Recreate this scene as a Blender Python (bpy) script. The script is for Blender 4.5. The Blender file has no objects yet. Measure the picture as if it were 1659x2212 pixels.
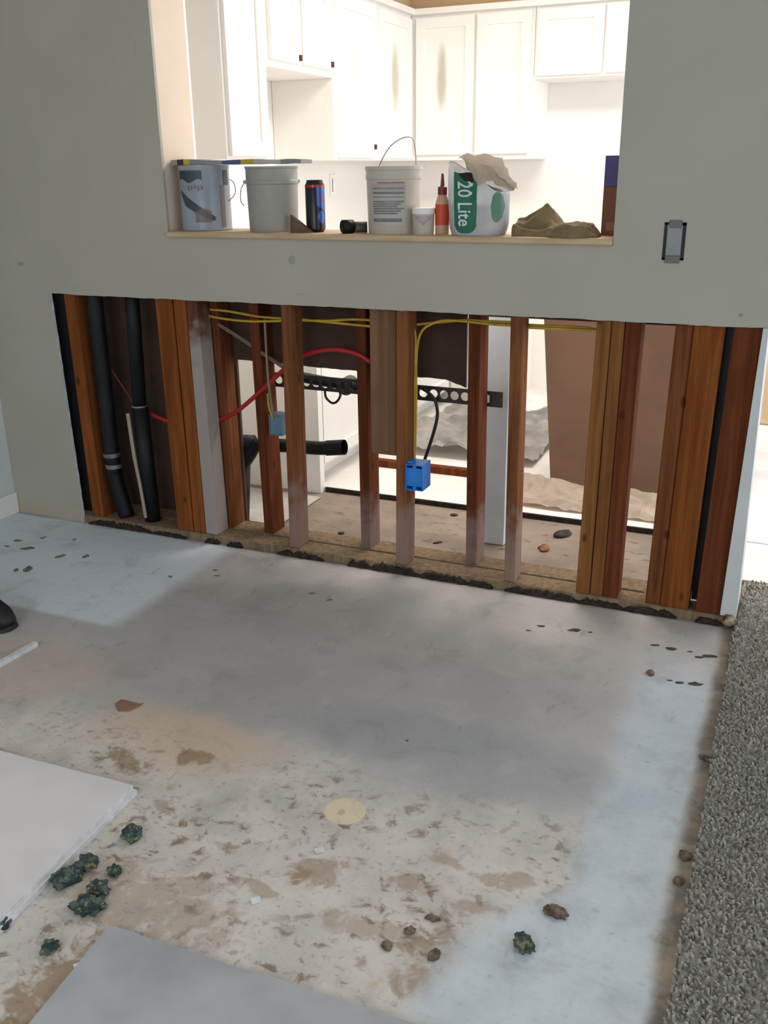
import bpy, bmesh, math, random
from mathutils import Vector, Matrix, noise
random.seed(7)
S = bpy.context.scene
COL = S.collection

# ------------------------------------------------------------------ camera
W, Hh, FPX = 1659.0, 2212.0, 2030.0
CAMP = Vector((0.05892, -2.72515, 1.30))
RT = Vector((0.9184558, 0.3953644, -0.0112211))
DN = Vector((0.1257307, -0.3187436, -0.9394649))
FW = Vector((-0.3750077, 0.8614462, -0.3424614))
cam = bpy.data.objects.new('camera', bpy.data.cameras.new('camera'))
COL.objects.link(cam)
m = Matrix.Identity(4)
for i in range(3):
    m[i][0], m[i][1], m[i][2], m[i][3] = RT[i], -DN[i], -FW[i], CAMP[i]
cam.matrix_world = m
cam.data.sensor_fit = 'VERTICAL'; cam.data.sensor_height = 36.0
cam.data.lens = FPX / Hh * 36.0
cam.data.clip_start = 0.02; cam.data.clip_end = 60
S.camera = cam

def ray(px, py): return RT * ((px - 829.5) / FPX) + DN * ((py - 1106) / FPX) + FW
def on_y(px, py, y): d = ray(px, py); return CAMP + d * ((y - CAMP.y) / d.y)
def on_z(px, py, z=0.0): d = ray(px, py); return CAMP + d * ((z - CAMP.z) / d.z)
def on_x(px, py, x): d = ray(px, py); return CAMP + d * ((x - CAMP.x) / d.x)

# ------------------------------------------------------------------ light
S.view_settings.view_transform = 'Standard'
S.view_settings.look = 'None'
S.view_settings.gamma = 1.0
S.view_settings.exposure = 0.0
world = bpy.data.worlds.new('sky'); S.world = world; world.use_nodes = True
bg = world.node_tree.nodes['Background']
bg.inputs[0].default_value = (0.70, 0.82, 1.0, 1); bg.inputs[1].default_value = 1.0

def area(name, loc, rot, sx, sy, power, col):
    l = bpy.data.lights.new(name, 'AREA'); l.shape = 'RECTANGLE'; l.size = sx; l.size_y = sy
    l.energy = power; l.color = col
    o = bpy.data.objects.new(name, l); COL.objects.link(o); o.location = loc; o.rotation_euler = rot
    return o
R90 = math.pi / 2
# daylight of the living-room window (right wall) and the kitchen glass door, plus an added rear fill light
area('daylight_living_window', (2.55, -2.0, 1.2), (0, R90 - .5, 0), 1.7, 2.3, 25, (0.80, 0.91, 1.0))
area('rear_fill_light', (-0.9, -4.35, 1.5), (R90 - .5, 0, 0), 2.2, 1.3, 31, (0.92, 0.97, 1.0))
area('daylight_kitchen_door', (1.34, 1.6, 1.05), (0, R90, 0), 2.0, 1.9, 46, (0.93, 0.96, 1.0))
area('kitchen_ceiling_lamp_light', (-0.9, 1.25, 2.36), (0, 0, 0), 1.1, 0.5, 38, (1.0, 0.93, 0.85))

# ------------------------------------------------------------------ materials
MATS = {}
def newmat(name):
    mt = bpy.data.materials.new(name); mt.use_nodes = True
    nt = mt.node_tree
    return mt, nt, nt.nodes['Principled BSDF']
def srgb(r, g, b):
    f = lambda c: (c / 255 / 12.92) if c / 255 <= .04045 else ((c / 255 + .055) / 1.055) ** 2.4
    return (f(r), f(g), f(b), 1)
def mixn(nt, fac, a, b):
    n = nt.nodes.new('ShaderNodeMix'); n.data_type = 'RGBA'
    for s, v in ((n.inputs[0], fac), (n.inputs[6], a), (n.inputs[7], b)):
        if isinstance(v, (tuple, float, int)): s.default_value = v
        else: nt.links.new(v, s)
    return n.outputs[2]
def mathn(nt, op, a, b=None, c=None, clamp=False):
    n = nt.nodes.new('ShaderNodeMath'); n.operation = op; n.use_clamp = clamp
    for s, v in zip(n.inputs, (a, b, c)):
        if v is None: continue
        if isinstance(v, (float, int)): s.default_value = v
        else: nt.links.new(v, s)
    return n.outputs[0]
def noisen(nt, vec, scale, detail=4, rough=.55, dist=0.0):
    n = nt.nodes.new('ShaderNodeTexNoise'); n.inputs['Scale'].default_value = scale
    n.inputs['Detail'].default_value = detail; n.inputs['Roughness'].default_value = rough
    n.inputs['Distortion'].default_value = dist
    if vec is not None: nt.links.new(vec, n.inputs['Vector'])
    return n.outputs['Fac']
def ramp(nt, fac, lo, hi, v0=0.0, v1=1.0):
    n = nt.nodes.new('ShaderNodeMapRange'); n.interpolation_type = 'SMOOTHSTEP'
    nt.links.new(fac, n.inputs[0])
    for i, v in enumerate((lo, hi, v0, v1)): n.inputs[i + 1].default_value = v
    return n.outputs[0]
def position(nt): return nt.nodes.new('ShaderNodeNewGeometry').outputs['Position']
def scaled(nt, vec, s, r=(0, 0, 0), t=(0, 0, 0)):
    n = nt.nodes.new('ShaderNodeMapping'); n.inputs['Scale'].default_value = s
    n.inputs['Rotation'].default_value = r; n.inputs['Location'].default_value = t
    nt.links.new(vec, n.inputs['Vector']); return n.outputs[0]
def bump(nt, bsdf, h, strength=.3, dist=.005):
    n = nt.nodes.new('ShaderNodeBump'); n.inputs['Strength'].default_value = strength
    n.inputs['Distance'].default_value = dist; nt.links.new(h, n.inputs['Height'])
    nt.links.new(n.outputs[0], bsdf.inputs['Normal'])

def plain(name, c1, c2=None, rough=.6, scale=20, metal=0.0, bumps=0.0, stretch=(1, 1, 1), spec=.5):
    if name in MATS: return MATS[name]
    mt, nt, b = newmat(name)
    b.inputs['Roughness'].default_value = rough; b.inputs['Metallic'].default_value = metal
    b.inputs['Specular IOR Level'].default_value = spec
    tc = nt.nodes.new('ShaderNodeTexCoord').outputs['Object']
    v = scaled(nt, tc, stretch)
    f = noisen(nt, v, scale)
    c2 = c2 or tuple(x * .82 for x in c1[:3]) + (1,)
    nt.links.new(mixn(nt, ramp(nt, f, .35, .65), c1, c2), b.inputs['Base Color'])
    if bumps: bump(nt, b, f, bumps)
    MATS[name] = mt; return mt

def wood(name, c1, c2, dust=0.0, knots=True, amt=.36):
    if name in MATS: return MATS[name]
    mt, nt, b = newmat(name)
    b.inputs['Roughness'].default_value = .9; b.inputs['Specular IOR Level'].default_value = .06
    p = position(nt)
    g = noisen(nt, scaled(nt, p, (55, 55, 2.2)), 1.0, 6, .6, .4)
    col = mixn(nt, ramp(nt, g, .3, .7), c1, c2)
    big = noisen(nt, scaled(nt, p, (9, 9, 3)), 1.0, 3)
    col = mixn(nt, ramp(nt, big, .5, .75, 0, .45), col, tuple(x * .55 for x in c2[:3]) + (1,))
    if knots:
        vo = nt.nodes.new('ShaderNodeTexVoronoi'); vo.inputs['Scale'].default_value = 1.0
        nt.links.new(scaled(nt, p, (11, 11, 5.5)), vo.inputs['Vector'])
        col = mixn(nt, ramp(nt, vo.outputs['Distance'], .13, .05, 0, .75), col, (.05, .018, .008, 1))
    if dust:
        z = nt.nodes.new('ShaderNodeSeparateXYZ'); nt.links.new(p, z.inputs[0])
        n2 = noisen(nt, p, 14, 4)
        zz = mathn(nt, 'SUBTRACT', z.outputs[2], mathn(nt, 'MULTIPLY', n2, .35))
        col = mixn(nt, ramp(nt, zz, dust - .12, dust - .3, 0, amt), col, srgb(176, 166, 160))
    nt.links.new(col, b.inputs['Base Color'])
    bump(nt, b, g, .25, .002)
    MATS[name] = mt; return mt

WALL = None
def wall_material(name, base, low):
    mt, nt, b = newmat(name)
    b.inputs['Roughness'].default_value = .85; b.inputs['Specular IOR Level'].default_value = .2
    p = position(nt)
    n1 = noisen(nt, p, 3.0, 5); n2 = noisen(nt, p, 60, 3)
    col = mixn(nt, ramp(nt, n1, .3, .7), base, tuple(x * .93 for x in base[:3]) + (1,))
    sc = noisen(nt, scaled(nt, p, (6, 6, 9)), 1.0, 5, .65, .8)
    col = mixn(nt, ramp(nt, sc, .69, .78, 0, .35), col, srgb(120, 118, 118))
    z = nt.nodes.new('ShaderNodeSeparateXYZ'); nt.links.new(p, z.inputs[0])
    zz = mathn(nt, 'ADD', z.outputs[2], mathn(nt, 'MULTIPLY', n1, .012))
    col = mixn(nt, ramp(nt, zz, .063, .057), col, low)
    def spot(x, zc, rx, rz, amount):
        dx = mathn(nt, 'DIVIDE', mathn(nt, 'SUBTRACT', z.outputs[0], x), rx)
        dz = mathn(nt, 'DIVIDE', mathn(nt, 'SUBTRACT', z.outputs[2], zc), rz)
        d = mathn(nt, 'ADD', mathn(nt, 'MULTIPLY', dx, dx), mathn(nt, 'MULTIPLY', dz, dz))
        d = mathn(nt, 'ADD', d, mathn(nt, 'MULTIPLY', mathn(nt, 'SUBTRACT', n2, .5), 1.6))
        return ramp(nt, d, 1.0, .3, 0, amount)
    for px, py, rx, rz, am in ((630, 562, .016, .018, .3), (1600, 680, .008, .006, .45), (45, 570, .02, .01, .35), (1250, 690, .03, .004, .3)):
        q = on_y(px, py, 0)
        col = mixn(nt, spot(q.x, q.z, rx, rz, am), col, srgb(105, 103, 104))
    nt.links.new(col, b.inputs['Base Color'])
    bump(nt, b, n2, .12, .002)
    return mt
M_WALL = wall_material('painted_drywall', srgb(182, 177, 163), srgb(186, 172, 152))
M_LEFT = plain('painted_drywall_left', srgb(214, 216, 214), srgb(205, 207, 205), .85, 4)
M_GYP = plain('gypsum_core', srgb(226, 228, 228), srgb(205, 205, 205), .9, 40)
M_KRAFT = plain('kraft_paper', srgb(84, 60, 46), srgb(70, 50, 38), .9, 6)  # brown paper, toned darker to hold the shade of the stud bays
M_KITW = plain('kitchen_white', srgb(240, 236, 230), srgb(236, 232, 226), .7, 3)
M_TAN = plain('tan_paint', srgb(196, 166, 130), srgb(190, 160, 124), .8, 3)
M_CAB = plain('cabinet_white', srgb(243, 240, 234), srgb(240, 236, 229), .45, 4)
M_CEIL = plain('ceiling_white', srgb(225, 224, 220), None, .9, 3)

def panel_material(axis, uc, uw, amt, col2):
    mt, nt, b = newmat('cabinet_panel_primer')
    b.inputs['Roughness'].default_value = .5
    tc = nt.nodes.new('ShaderNodeTexCoord').outputs['Generated']
    s = nt.nodes.new('ShaderNodeSeparateXYZ'); nt.links.new(tc, s.inputs[0])
    u = mathn(nt, 'DIVIDE', mathn(nt, 'SUBTRACT', s.outputs[1 if axis == 'x' else 0], uc), uw)
    v = mathn(nt, 'DIVIDE', mathn(nt, 'SUBTRACT', s.outputs[2], .58), .34)
    d = mathn(nt, 'ADD', mathn(nt, 'MULTIPLY', u, u), mathn(nt, 'MULTIPLY', v, v))
    d = mathn(nt, 'ADD', d, mathn(nt, 'MULTIPLY', noisen(nt, tc, 4.0, 3), .7))
    nt.links.new(mixn(nt, ramp(nt, d, 1.4, .3, 0, amt), srgb(242, 238, 231), col2), b.inputs['Base Color'])
    return mt

WOODS = {
    'orange': wood('wood_orange', srgb(144, 85, 43), srgb(113, 62, 29)),
    'brown': wood('wood_brown', srgb(129, 80, 49), srgb(94, 54, 31)),
    'red': wood('wood_red', srgb(116, 65, 39), srgb(91, 47, 28)),
    'pale': wood('wood_pale', srgb(146, 98, 57), srgb(118, 75, 42)),
    'dusty': wood('wood_dusty', srgb(141, 91, 57), srgb(104, 63, 39), dust=.26),
    'dusty_red': wood('wood_dusty_red', srgb(116, 67, 42), srgb(89, 47, 29), dust=.22),
    'plate': wood('wood_plate', srgb(147, 127, 102), srgb(120, 100, 77), knots=False),
    'board': wood('wood_board', srgb(140, 106, 82), srgb(120, 88, 66)),
    'white': wood('wood_whitewashed', srgb(113, 75, 53), srgb(84, 54, 39), dust=.78, knots=False, amt=.8),
}
M_ABS = plain('black_abs', srgb(26, 27, 29), srgb(18, 18, 20), .55, 8, spec=.3)
M_BLACK = plain('black_rubber', srgb(26, 26, 28), None, .5, 8)
M_STRAP = plain('dark_steel', srgb(66, 58, 54), srgb(50, 44, 42), .5, 20, .3)
M_YEL = plain('yellow_cable', srgb(206, 172, 56), srgb(186, 150, 44), .5, 20)
M_REDP = plain('red_pex', srgb(190, 36, 36), srgb(165, 28, 28), .4, 10)
M_GREYC = plain('grey_cable', srgb(150, 140, 128), None, .6, 10)
M_BLUE = plain('blue_plastic', srgb(40, 136, 226), srgb(32, 122, 212), .4, 6)
M_TEAL = plain('grey_blue_plastic', srgb(104, 138, 156), srgb(92, 124, 142), .5, 8)
M_ROT = plain('rotted_wood', srgb(58, 44, 36), srgb(30, 24, 22), .95, 60, bumps=.5)

def floor_material():
    mt, nt, b = newmat('concrete_slab')
    b.inputs['Roughness'].default_value = .62; b.inputs['Specular IOR Level'].default_value = .35
    p = position(nt)
    s = nt.nodes.new('ShaderNodeSeparateXYZ'); nt.links.new(p, s.inputs[0])
    big = noisen(nt, p, 2.3, 5); mid = noisen(nt, p, 9, 5, .6); fine = noisen(nt, p, 70, 4, .6)
    wob = mathn(nt, 'MULTIPLY', mathn(nt, 'SUBTRACT', noisen(nt, p, 5, 3, .5), .5), .14)
    stn = noisen(nt, p, 26, 5, .65, .6)
    wob2 = mathn(nt, 'MULTIPLY', mathn(nt, 'SUBTRACT', big, .5), .3)
    X = mathn(nt, 'ADD', s.outputs[0], wob); Y = mathn(nt, 'ADD', s.outputs[1], wob)
    col = mixn(nt, ramp(nt, big, .3, .7), srgb(200, 194, 188), srgb(182, 177, 172))
    # damp grey middle of the slab
    def ell(cx, cy, rx, ry, soft0=1.25, soft1=.45, amt=1.0, xx=None, yy=None, brk=0.0):
        dx = mathn(nt, 'DIVIDE', mathn(nt, 'SUBTRACT', xx or X, cx), rx)
        dy = mathn(nt, 'DIVIDE', mathn(nt, 'SUBTRACT', yy or Y, cy), ry)
        d = mathn(nt, 'ADD', mathn(nt, 'MULTIPLY', dx, dx), mathn(nt, 'MULTIPLY', dy, dy))
        if brk: d = mathn(nt, 'ADD', d, mathn(nt, 'MULTIPLY', mathn(nt, 'SUBTRACT', stn, .5), brk))
        return ramp(nt, d, soft0, soft1, 0, amt)
    col = mixn(nt, ell(-1.0, -.62, .75, .42, 1.5, .3, .48), col, srgb(162, 159, 157))
    col = mixn(nt, ell(-1.25, -.38, .3, .2, 1.3, .3, .22), col, srgb(138, 133, 128))
    col = mixn(nt, ell(-.55, -.93, .45, .16, 1.4, .3, .55), col, srgb(156, 158, 160))
    # brown old-adhesive zone nearer the camera
    low = ramp(nt, mathn(nt, 'ADD', Y, wob2), -.98, -1.22)
    tan = mixn(nt, ramp(nt, mid, .35, .65), srgb(214, 206, 196), srgb(197, 190, 181))
    col = mixn(nt, mathn(nt, 'MULTIPLY', low, .85), col, tan)
    col = mixn(nt, ell(-1.2, -1.12, .28, .13, 1.3, .2, .7), col, srgb(214, 186, 160))
    col = mixn(nt, ell(-1.8, -.98, .3, .16, 1.3, .2, .5), col, srgb(206, 182, 168))
    for px, py, rx, ry, am in ((425, 1635, .05, .028, .8), (275, 1640, .09, .03, .8), (360, 1745, .04, .03, .55), (330, 1950, .2, .1, .45),
                               (680, 1885, .05, .04, .6), (1215, 1960, .05, .05, .75), (905, 1910, .05, .025, .6), (1000, 2090, .12, .1, .5),
                               (130, 2150, .09, .12, .8), (1400, 1960, .045, .03, .6), (985, 1850, .04, .02, .5), (800, 2010, .1, .04, .45), (940, 2030, .03, .02, .6), (1030, 1960, .04, .02, .5), (1100, 1900, .05, .02, .5), (870, 2120, .04, .03, .5), (560, 1920, .06, .012, .5), (655, 1895, .02, .02, .6), (480, 1830, .05, .02, .35)):
        q = on_z(px, py)
        col = mixn(nt, ell(q.x, q.y, rx * 1.1, ry * 1.1, 1.1, .2, am, None, None, 4.5), col, srgb(150, 122, 92))
    msk = ramp(nt, noisen(nt, p, 4.5, 3), .36, .58)
    sp = noisen(nt, scaled(nt, p, (24, 30, 1)), 1.0, 5, .6, .6)
    col = mixn(nt, mathn(nt, 'MULTIPLY', mathn(nt, 'MULTIPLY', low, msk), ramp(nt, sp, .52, .66, 0, .85)), col, srgb(128, 106, 82))
    sp3 = noisen(nt, scaled(nt, p, (60, 70, 1)), 1.0, 3, .55, .3)
    col = mixn(nt, mathn(nt, 'MULTIPLY', low, ramp(nt, sp3, .60, .72, 0, .5)), col, srgb(130, 114, 96))
    sp2 = noisen(nt, scaled(nt, p, (36, 22, 1), t=(3, 5, 0)), 1.0, 3, .5, .2)
    col = mixn(nt, mathn(nt, 'MULTIPLY', low, ramp(nt, sp2, .62, .74, 0, .45)), col, srgb(186, 150, 108))
    # pale smooth patch by the left wall with straight masked edges
    q = on_z(250, 1357)
    sw = mathn(nt, 'MULTIPLY', mathn(nt, 'SUBTRACT', big, .5), .03)
    xs = mathn(nt, 'ADD', s.outputs[0], sw)
    pm = mathn(nt, 'MULTIPLY', ramp(nt, xs, q.x + .03, q.x - .05), ramp(nt, s.outputs[1], q.y - .012, q.y + .02))
    col = mixn(nt, mathn(nt, 'MULTIPLY', pm, .9), col, srgb(222, 230, 236))
    # thin pale score line running on from that edge
    q2 = on_z(575, 1437)
    ln = mathn(nt, 'ABSOLUTE', mathn(nt, 'SUBTRACT', s.outputs[1], q.y - .012))
    lm = mathn(nt, 'MULTIPLY', ramp(nt, ln, .005, .002), mathn(nt, 'MULTIPLY', ramp(nt, s.outputs[0], q2.x + .05, q2.x - .1), ramp(nt, mid, .4, .6)))
    col = mixn(nt, mathn(nt, 'MULTIPLY', lm, .3), col, srgb(200, 192, 182))
    # pale strip along the carpet edge
    a = on_z(1330, 1640); c0 = on_z(1505, 1640)
    wide = mathn(nt, 'MULTIPLY', ramp(nt, s.outputs[1], -1.22, -1.5), -.17)
    xe = mathn(nt, 'ADD', s.outputs[0], mathn(nt, 'MULTIPLY', wob, .7))
    lft = ramp(nt, mathn(nt, 'SUBTRACT', xe, wide), a.x - .05, a.x + .03)
    rgt = ramp(nt, xe, c0.x + .03, c0.x - .02)
    far = ramp(nt, mathn(nt, 'ADD', s.outputs[1], wob2), -.18, -.5)
    strip = mathn(nt, 'MULTIPLY', mathn(nt, 'MULTIPLY', lft, rgt), far)
    col = mixn(nt, mathn(nt, 'MULTIPLY', strip, .92), col, mixn(nt, ramp(nt, mid, .4, .7), srgb(204, 210, 214), srgb(192, 199, 204)))
    col = mixn(nt, mathn(nt, 'MULTIPLY', strip, ramp(nt, sp, .66, .72, 0, .5)), col, srgb(140, 138, 130))
    # tan dirty line right beside the carpet
    edge = ramp(nt, mathn(nt, 'ADD', s.outputs[0], mathn(nt, 'MULTIPLY', wob, .25)), -.035, -.005)
    col = mixn(nt, mathn(nt, 'MULTIPLY', edge, .8), col, mixn(nt, ramp(nt, mid, .4, .6), srgb(150, 132, 104), srgb(84, 72, 54)))
    # dirt along the foot of the opened wall
    we = ramp(nt, mathn(nt, 'ADD', s.outputs[1], mathn(nt, 'MULTIPLY', wob, .3)), -.03, .01)
    col = mixn(nt, mathn(nt, 'MULTIPLY', we, .7), col, srgb(96, 84, 74))
    # dried cream paint blot
    q = on_z(745, 1752)
    col = mixn(nt, ell(q.x, q.y, .046, .045, 1.08, .85, .9, s.outputs[0], s.outputs[1]), col, srgb(226, 208, 174))
    col = mixn(nt, ell(q.x, q.y, .012, .01, 1.1, .6, .5), col, srgb(176, 150, 112))
    col = mixn(nt, ramp(nt, fine, .55, .75, 0, .18), col, srgb(110, 104, 98))
    mot = noisen(nt, p, 7, 6, .65, .5)
    col = mixn(nt, ramp(nt, mot, .50, .72, 0, .30), col, srgb(128, 122, 118))
    col = mixn(nt, ramp(nt, mot, .46, .30, 0, .22), col, srgb(222, 212, 204))
    strk = noisen(nt, scaled(nt, p, (26, 9, 1), (0, 0, .4)), 1.0, 5, .6, .8)
    col = mixn(nt, ramp(nt, strk, .62, .74, 0, .32), col, srgb(112, 104, 98))
    nt.links.new(col, b.inputs['Base Color'])
    bump(nt, b, mathn(nt, 'ADD', fine, mathn(nt, 'MULTIPLY', mid, .6)), .15, .003)
    return mt
M_FLOOR = floor_material()
def subfloor_material():
    mt, nt, b = newmat('kitchen_subfloor')
    b.inputs['Roughness'].default_value = .75
    p = position(nt)
    big = noisen(nt, p, 5, 5); mid = noisen(nt, scaled(nt, p, (18, 30, 1)), 1.0, 4, .55, .3)
    col = mixn(nt, ramp(nt, big, .35, .65), srgb(152, 134, 118), srgb(128, 114, 102))
    col = mixn(nt, ramp(nt, mid, .58, .70, 0, .7), col, srgb(92, 70, 52))
    nt.links.new(col, b.inputs['Base Color']); bump(nt, b, mid, .2, .004)
    return mt
M_SUB = subfloor_material()
M_PAPER = plain('white_floor_paper', srgb(240, 236, 230), srgb(228, 222, 216), .8, 5, bumps=.1)
M_KPAPER = plain('crumpled_masking_paper', srgb(222, 204, 184), srgb(206, 190, 172), .85, 6)
M_CLOTH = plain('drop_cloth', srgb(214, 208, 202), srgb(176, 172, 168), .9, 7)
M_CARD = plain('brown_cardboard', srgb(126, 94, 74), srgb(114, 84, 66), .85, 3)

# ------------------------------------------------------------------ mesh helpers
def finish(name, bm, mat, parent=None, smooth=False, mats=None):
    me = bpy.data.meshes.new(name)
    bmesh.ops.recalc_face_normals(bm, faces=bm.faces)
    if smooth:
        for f in bm.faces: f.smooth = True
    bm.to_mesh(me); bm.free()
    for mm in (mats or [mat]): me.materials.append(mm)
    o = bpy.data.objects.new(name, me); COL.objects.link(o)
    if parent is not None:
        o.parent = parent
        o.matrix_parent_inverse = parent.matrix_basis.inverted()
    return o
def tag(o, label=None, cat=None, group=None, kind=None):
    if label: o['label'] = label
    if cat: o['category'] = cat
    if group: o['group'] = group
    if kind: o['kind'] = kind
    return o
def empty(name, loc):
    o = bpy.data.objects.new(name, None); COL.objects.link(o); o.location = loc
    o.empty_display_size = .02
    return o
def hexa(bm, v):           # 8 corners: bottom 4 (ccw), top 4
    vs = [bm.verts.new(p) for p in v]
    for q in ((0, 3, 2, 1), (4, 5, 6, 7), (0, 1, 5, 4), (1, 2, 6, 5), (2, 3, 7, 6), (3, 0, 4, 7)):
        bm.faces.new([vs[i] for i in q])
    return vs
def bx(bm, x0, x1, y0, y1, z0, z1):
    return hexa(bm, [(x0, y0, z0), (x1, y0, z0), (x1, y1, z0), (x0, y1, z0), (x0, y0, z1), (x1, y0, z1), (x1, y1, z1), (x0, y1, z1)])
def box(name, x0, x1, y0, y1, z0, z1, mat, parent=None, bev=0.0):
    bm = bmesh.new(); bx(bm, x0, x1, y0, y1, z0, z1)
    if bev: bmesh.ops.bevel(bm, geom=bm.edges[:], offset=bev, segments=1, affect='EDGES')
    return finish(name, bm, mat, parent)
def tube(bm, pts, r, n=10, cap=True):
    pts = [Vector(p) for p in pts]; rings = []
    up = None
    for i, p in enumerate(pts):
        t = (pts[min(i + 1, len(pts) - 1)] - pts[max(i - 1, 0)]).normalized()
        if up is None:
            up = t.orthogonal().normalized()
        up = (up - t * up.dot(t)).normalized()
        s = t.cross(up)
        rr = r[i] if isinstance(r, (list, tuple)) else r
        rings.append([bm.verts.new(p + (up * math.cos(2 * math.pi * k / n) + s * math.sin(2 * math.pi * k / n)) * rr) for k in range(n)])
    for a, b2 in zip(rings, rings[1:]):
        for k in range(n): bm.faces.new((a[k], a[(k + 1) % n], b2[(k + 1) % n], b2[k]))
    if cap:
        bm.faces.new(rings[0][::-1]); bm.faces.new(rings[-1])
def spline(pts, sub=8):
    pts = [Vector(p) for p in pts]; out = []
    for i in range(len(pts) - 1):
        p0, p1, p2, p3 = pts[max(i - 1, 0)], pts[i], pts[i + 1], pts[min(i + 2, len(pts) - 1)]
        for k in range(sub):
            t = k / sub
            out.append(.5 * ((2 * p1) + (p2 - p0) * t + (2 * p0 - 5 * p1 + 4 * p2 - p3) * t * t + (3 * p1 - p0 - 3 * p2 + p3) * t ** 3))
    out.append(pts[-1]); return out
def tubeobj(name, pts, r, mat, parent=None, sub=8, n=10, cap=True):
    bm = bmesh.new(); tube(bm, spline(pts, sub) if sub else pts, r, n, cap)
    return finish(name, bm, mat, parent, smooth=(n > 6))
def lathe(bm, c, prof, n=32, close=True):
    c = Vector(c); rings = []
    for r, z in prof:
        if r < 1e-6: rings.append([bm.verts.new(c + Vector((0, 0, z)))])
        else: rings.append([bm.verts.new(c + Vector((r * math.cos(2 * math.pi * k / n), r * math.sin(2 * math.pi * k / n), z))) for k in range(n)])
    for a, b2 in zip(rings, rings[1:]):
        for k in range(n):
            k2 = (k + 1) % n
            if len(a) == 1 and len(b2) == 1: continue
            if len(a) == 1: bm.faces.new((a[0], b2[k], b2[k2]))
            elif len(b2) == 1: bm.faces.new((a[k], a[k2], b2[0]))
            else: bm.faces.new((a[k], a[k2], b2[k2], b2[k]))
def latheobj(name, c, prof, mat, parent=None, n=36, sm=30):
    bm = bmesh.new(); lathe(bm, c, prof, n)
    o = finish(name, bm, mat, parent)
    for f in o.data.polygons: f.use_smooth = True
    o.data.set_sharp_from_angle(angle=math.radians(sm))
    return o
def strip(bm, c, R, a0, a1, n, ztop, zbot):   # patch on an upright cylinder
    prev = None
    for i in range(n + 1):
        t = i / n; a = a0 + (a1 - a0) * t
        rt = R(ztop(t)) if callable(R) else R; rb = R(zbot(t)) if callable(R) else R
        p = bm.verts.new((c[0] + rt * math.cos(a), c[1] + rt * math.sin(a), c[2] + ztop(t)))
        q = bm.verts.new((c[0] + rb * math.cos(a), c[1] + rb * math.sin(a), c[2] + zbot(t)))
        if prev: bm.faces.new((prev[0], prev[1], q, p))
        prev = (p, q)
def facing(c): return math.atan2(CAMP.y - c[1], CAMP.x - c[0])
def sheet(name, fn, nu, nv, mat, parent=None, thick=0.0, smooth=True):
    bm = bmesh.new()
    g = [[bm.verts.new(fn(i / nu, j / nv)) for j in range(nv + 1)] for i in range(nu + 1)]
    for i in range(nu):
        for j in range(nv): bm.faces.new((g[i][j], g[i + 1][j], g[i + 1][j + 1], g[i][j + 1]))
    if thick:
        r = bmesh.ops.solidify(bm, geom=bm.faces[:], thickness=thick)
    return finish(name, bm, mat, parent, smooth)
def nz(x, y, z=0.0): return noise.noise(Vector((x, y, z)))

# ------------------------------------------------------------------ setting
XL, CUTL, ZC, ZS = -2.765, -2.448, 0.889, 1.095
OPL, OPR, OPT, CEIL = -1.905, -0.427, 2.12, 2.44
WY = 0.203                                           # wall thickness
KL, KB, KR = -2.40, 2.95, 1.40                       # kitchen left, back and right wall
fl = tag(box('floor', XL - .1, .012, -4.6, .21, -.05, 0, M_FLOOR), kind='structure')
kf = tag(box('floor_kitchen', XL - .1, KR + .1, .21, KB + .1, -.05, -.001, M_SUB), kind='structure')
pf = bmesh.new(); bx(pf, KL, KR, .70, KB, -.001, .018); bx(pf, -.02, KR, .345, .70, -.001, .014)
tag(finish('floor_covering_kitchen', pf, M_PAPER), kind='structure')
tag(box('trim_floor_edge', -1.70, -.021, .688, .699, 0, .019, M_ROT), kind='structure')
tag(box('floor_living', .012, 2.7, -4.6, .21, -.05, -.002, M_SUB), kind='structure')
tag(box('ceiling', XL - .1, 2.7, -4.6, KB + .1, CEIL, CEIL + .05, M_CEIL), kind='structure')
tag(box('wall_left', XL - .1, XL, -4.6, .0, 0, CEIL, M_LEFT), kind='structure')
tag(box('baseboard_left', XL, XL + .014, -4.55, -.001, 0, .085, M_CAB, bev=.003), kind='structure')
bm = bmesh.new()
for a in ((XL, -1.75, 0, CEIL), (.55, 2.6, 0, CEIL), (-1.75, .55, 0, .75), (-1.75, .55, 2.15, CEIL)):
    bx(bm, a[0], a[1], -4.6, -4.5, a[2], a[3])
tag(finish('wall_back', bm, M_LEFT), kind='structure')
bm = bmesh.new()
for a in ((-4.6, -3.2, 0, CEIL), (-.8, .21, 0, CEIL), (-3.2, -.8, 0, .28), (-3.2, -.8, 2.22, CEIL)):
    bx(bm, 2.6, 2.7, a[0], a[1], a[2], a[3])
tag(finish('wall_right', bm, M_LEFT), kind='structure')
tag(box('wall_passage', 1.0, 2.6, .0, .21, 0, CEIL, M_LEFT), kind='structure')
tag(box('wall_kitchen_left', KL - .1, KL, WY + .002, KB, 0, CEIL, M_KITW), kind='structure')
tag(box('wall_kitchen_back', KL - .1, KR + .1, KB, KB + .1, 0, CEIL, M_KITW), kind='structure')
bm = bmesh.new()
for a in ((.21, .6, 0, CEIL), (2.6, KB, 0, CEIL), (.6, 2.6, 2.1, CEIL)):
    bx(bm, KR, KR + .1, a[0], a[1], a[2], a[3])
tag(finish('wall_kitchen_right', bm, M_KITW), kind='structure')
bm = bmesh.new(); bx(bm, KL, KR, 2.63, KB, 2.115, CEIL); bx(bm, KL, -2.08, .66, 2.63, 2.115, CEIL)
tag(finish('trim_soffit', bm, M_TAN), kind='structure')
# ceiling lamp of the kitchen
kl = tag(empty('ceiling_lamp', (-.9, 1.25, 2.37)), 'flat kitchen ceiling lamp above the pass-through', 'lamp')
box('housing', -1.5, -.3, .95, 1.55, 2.385, 2.44, M_CAB, kl)

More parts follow.
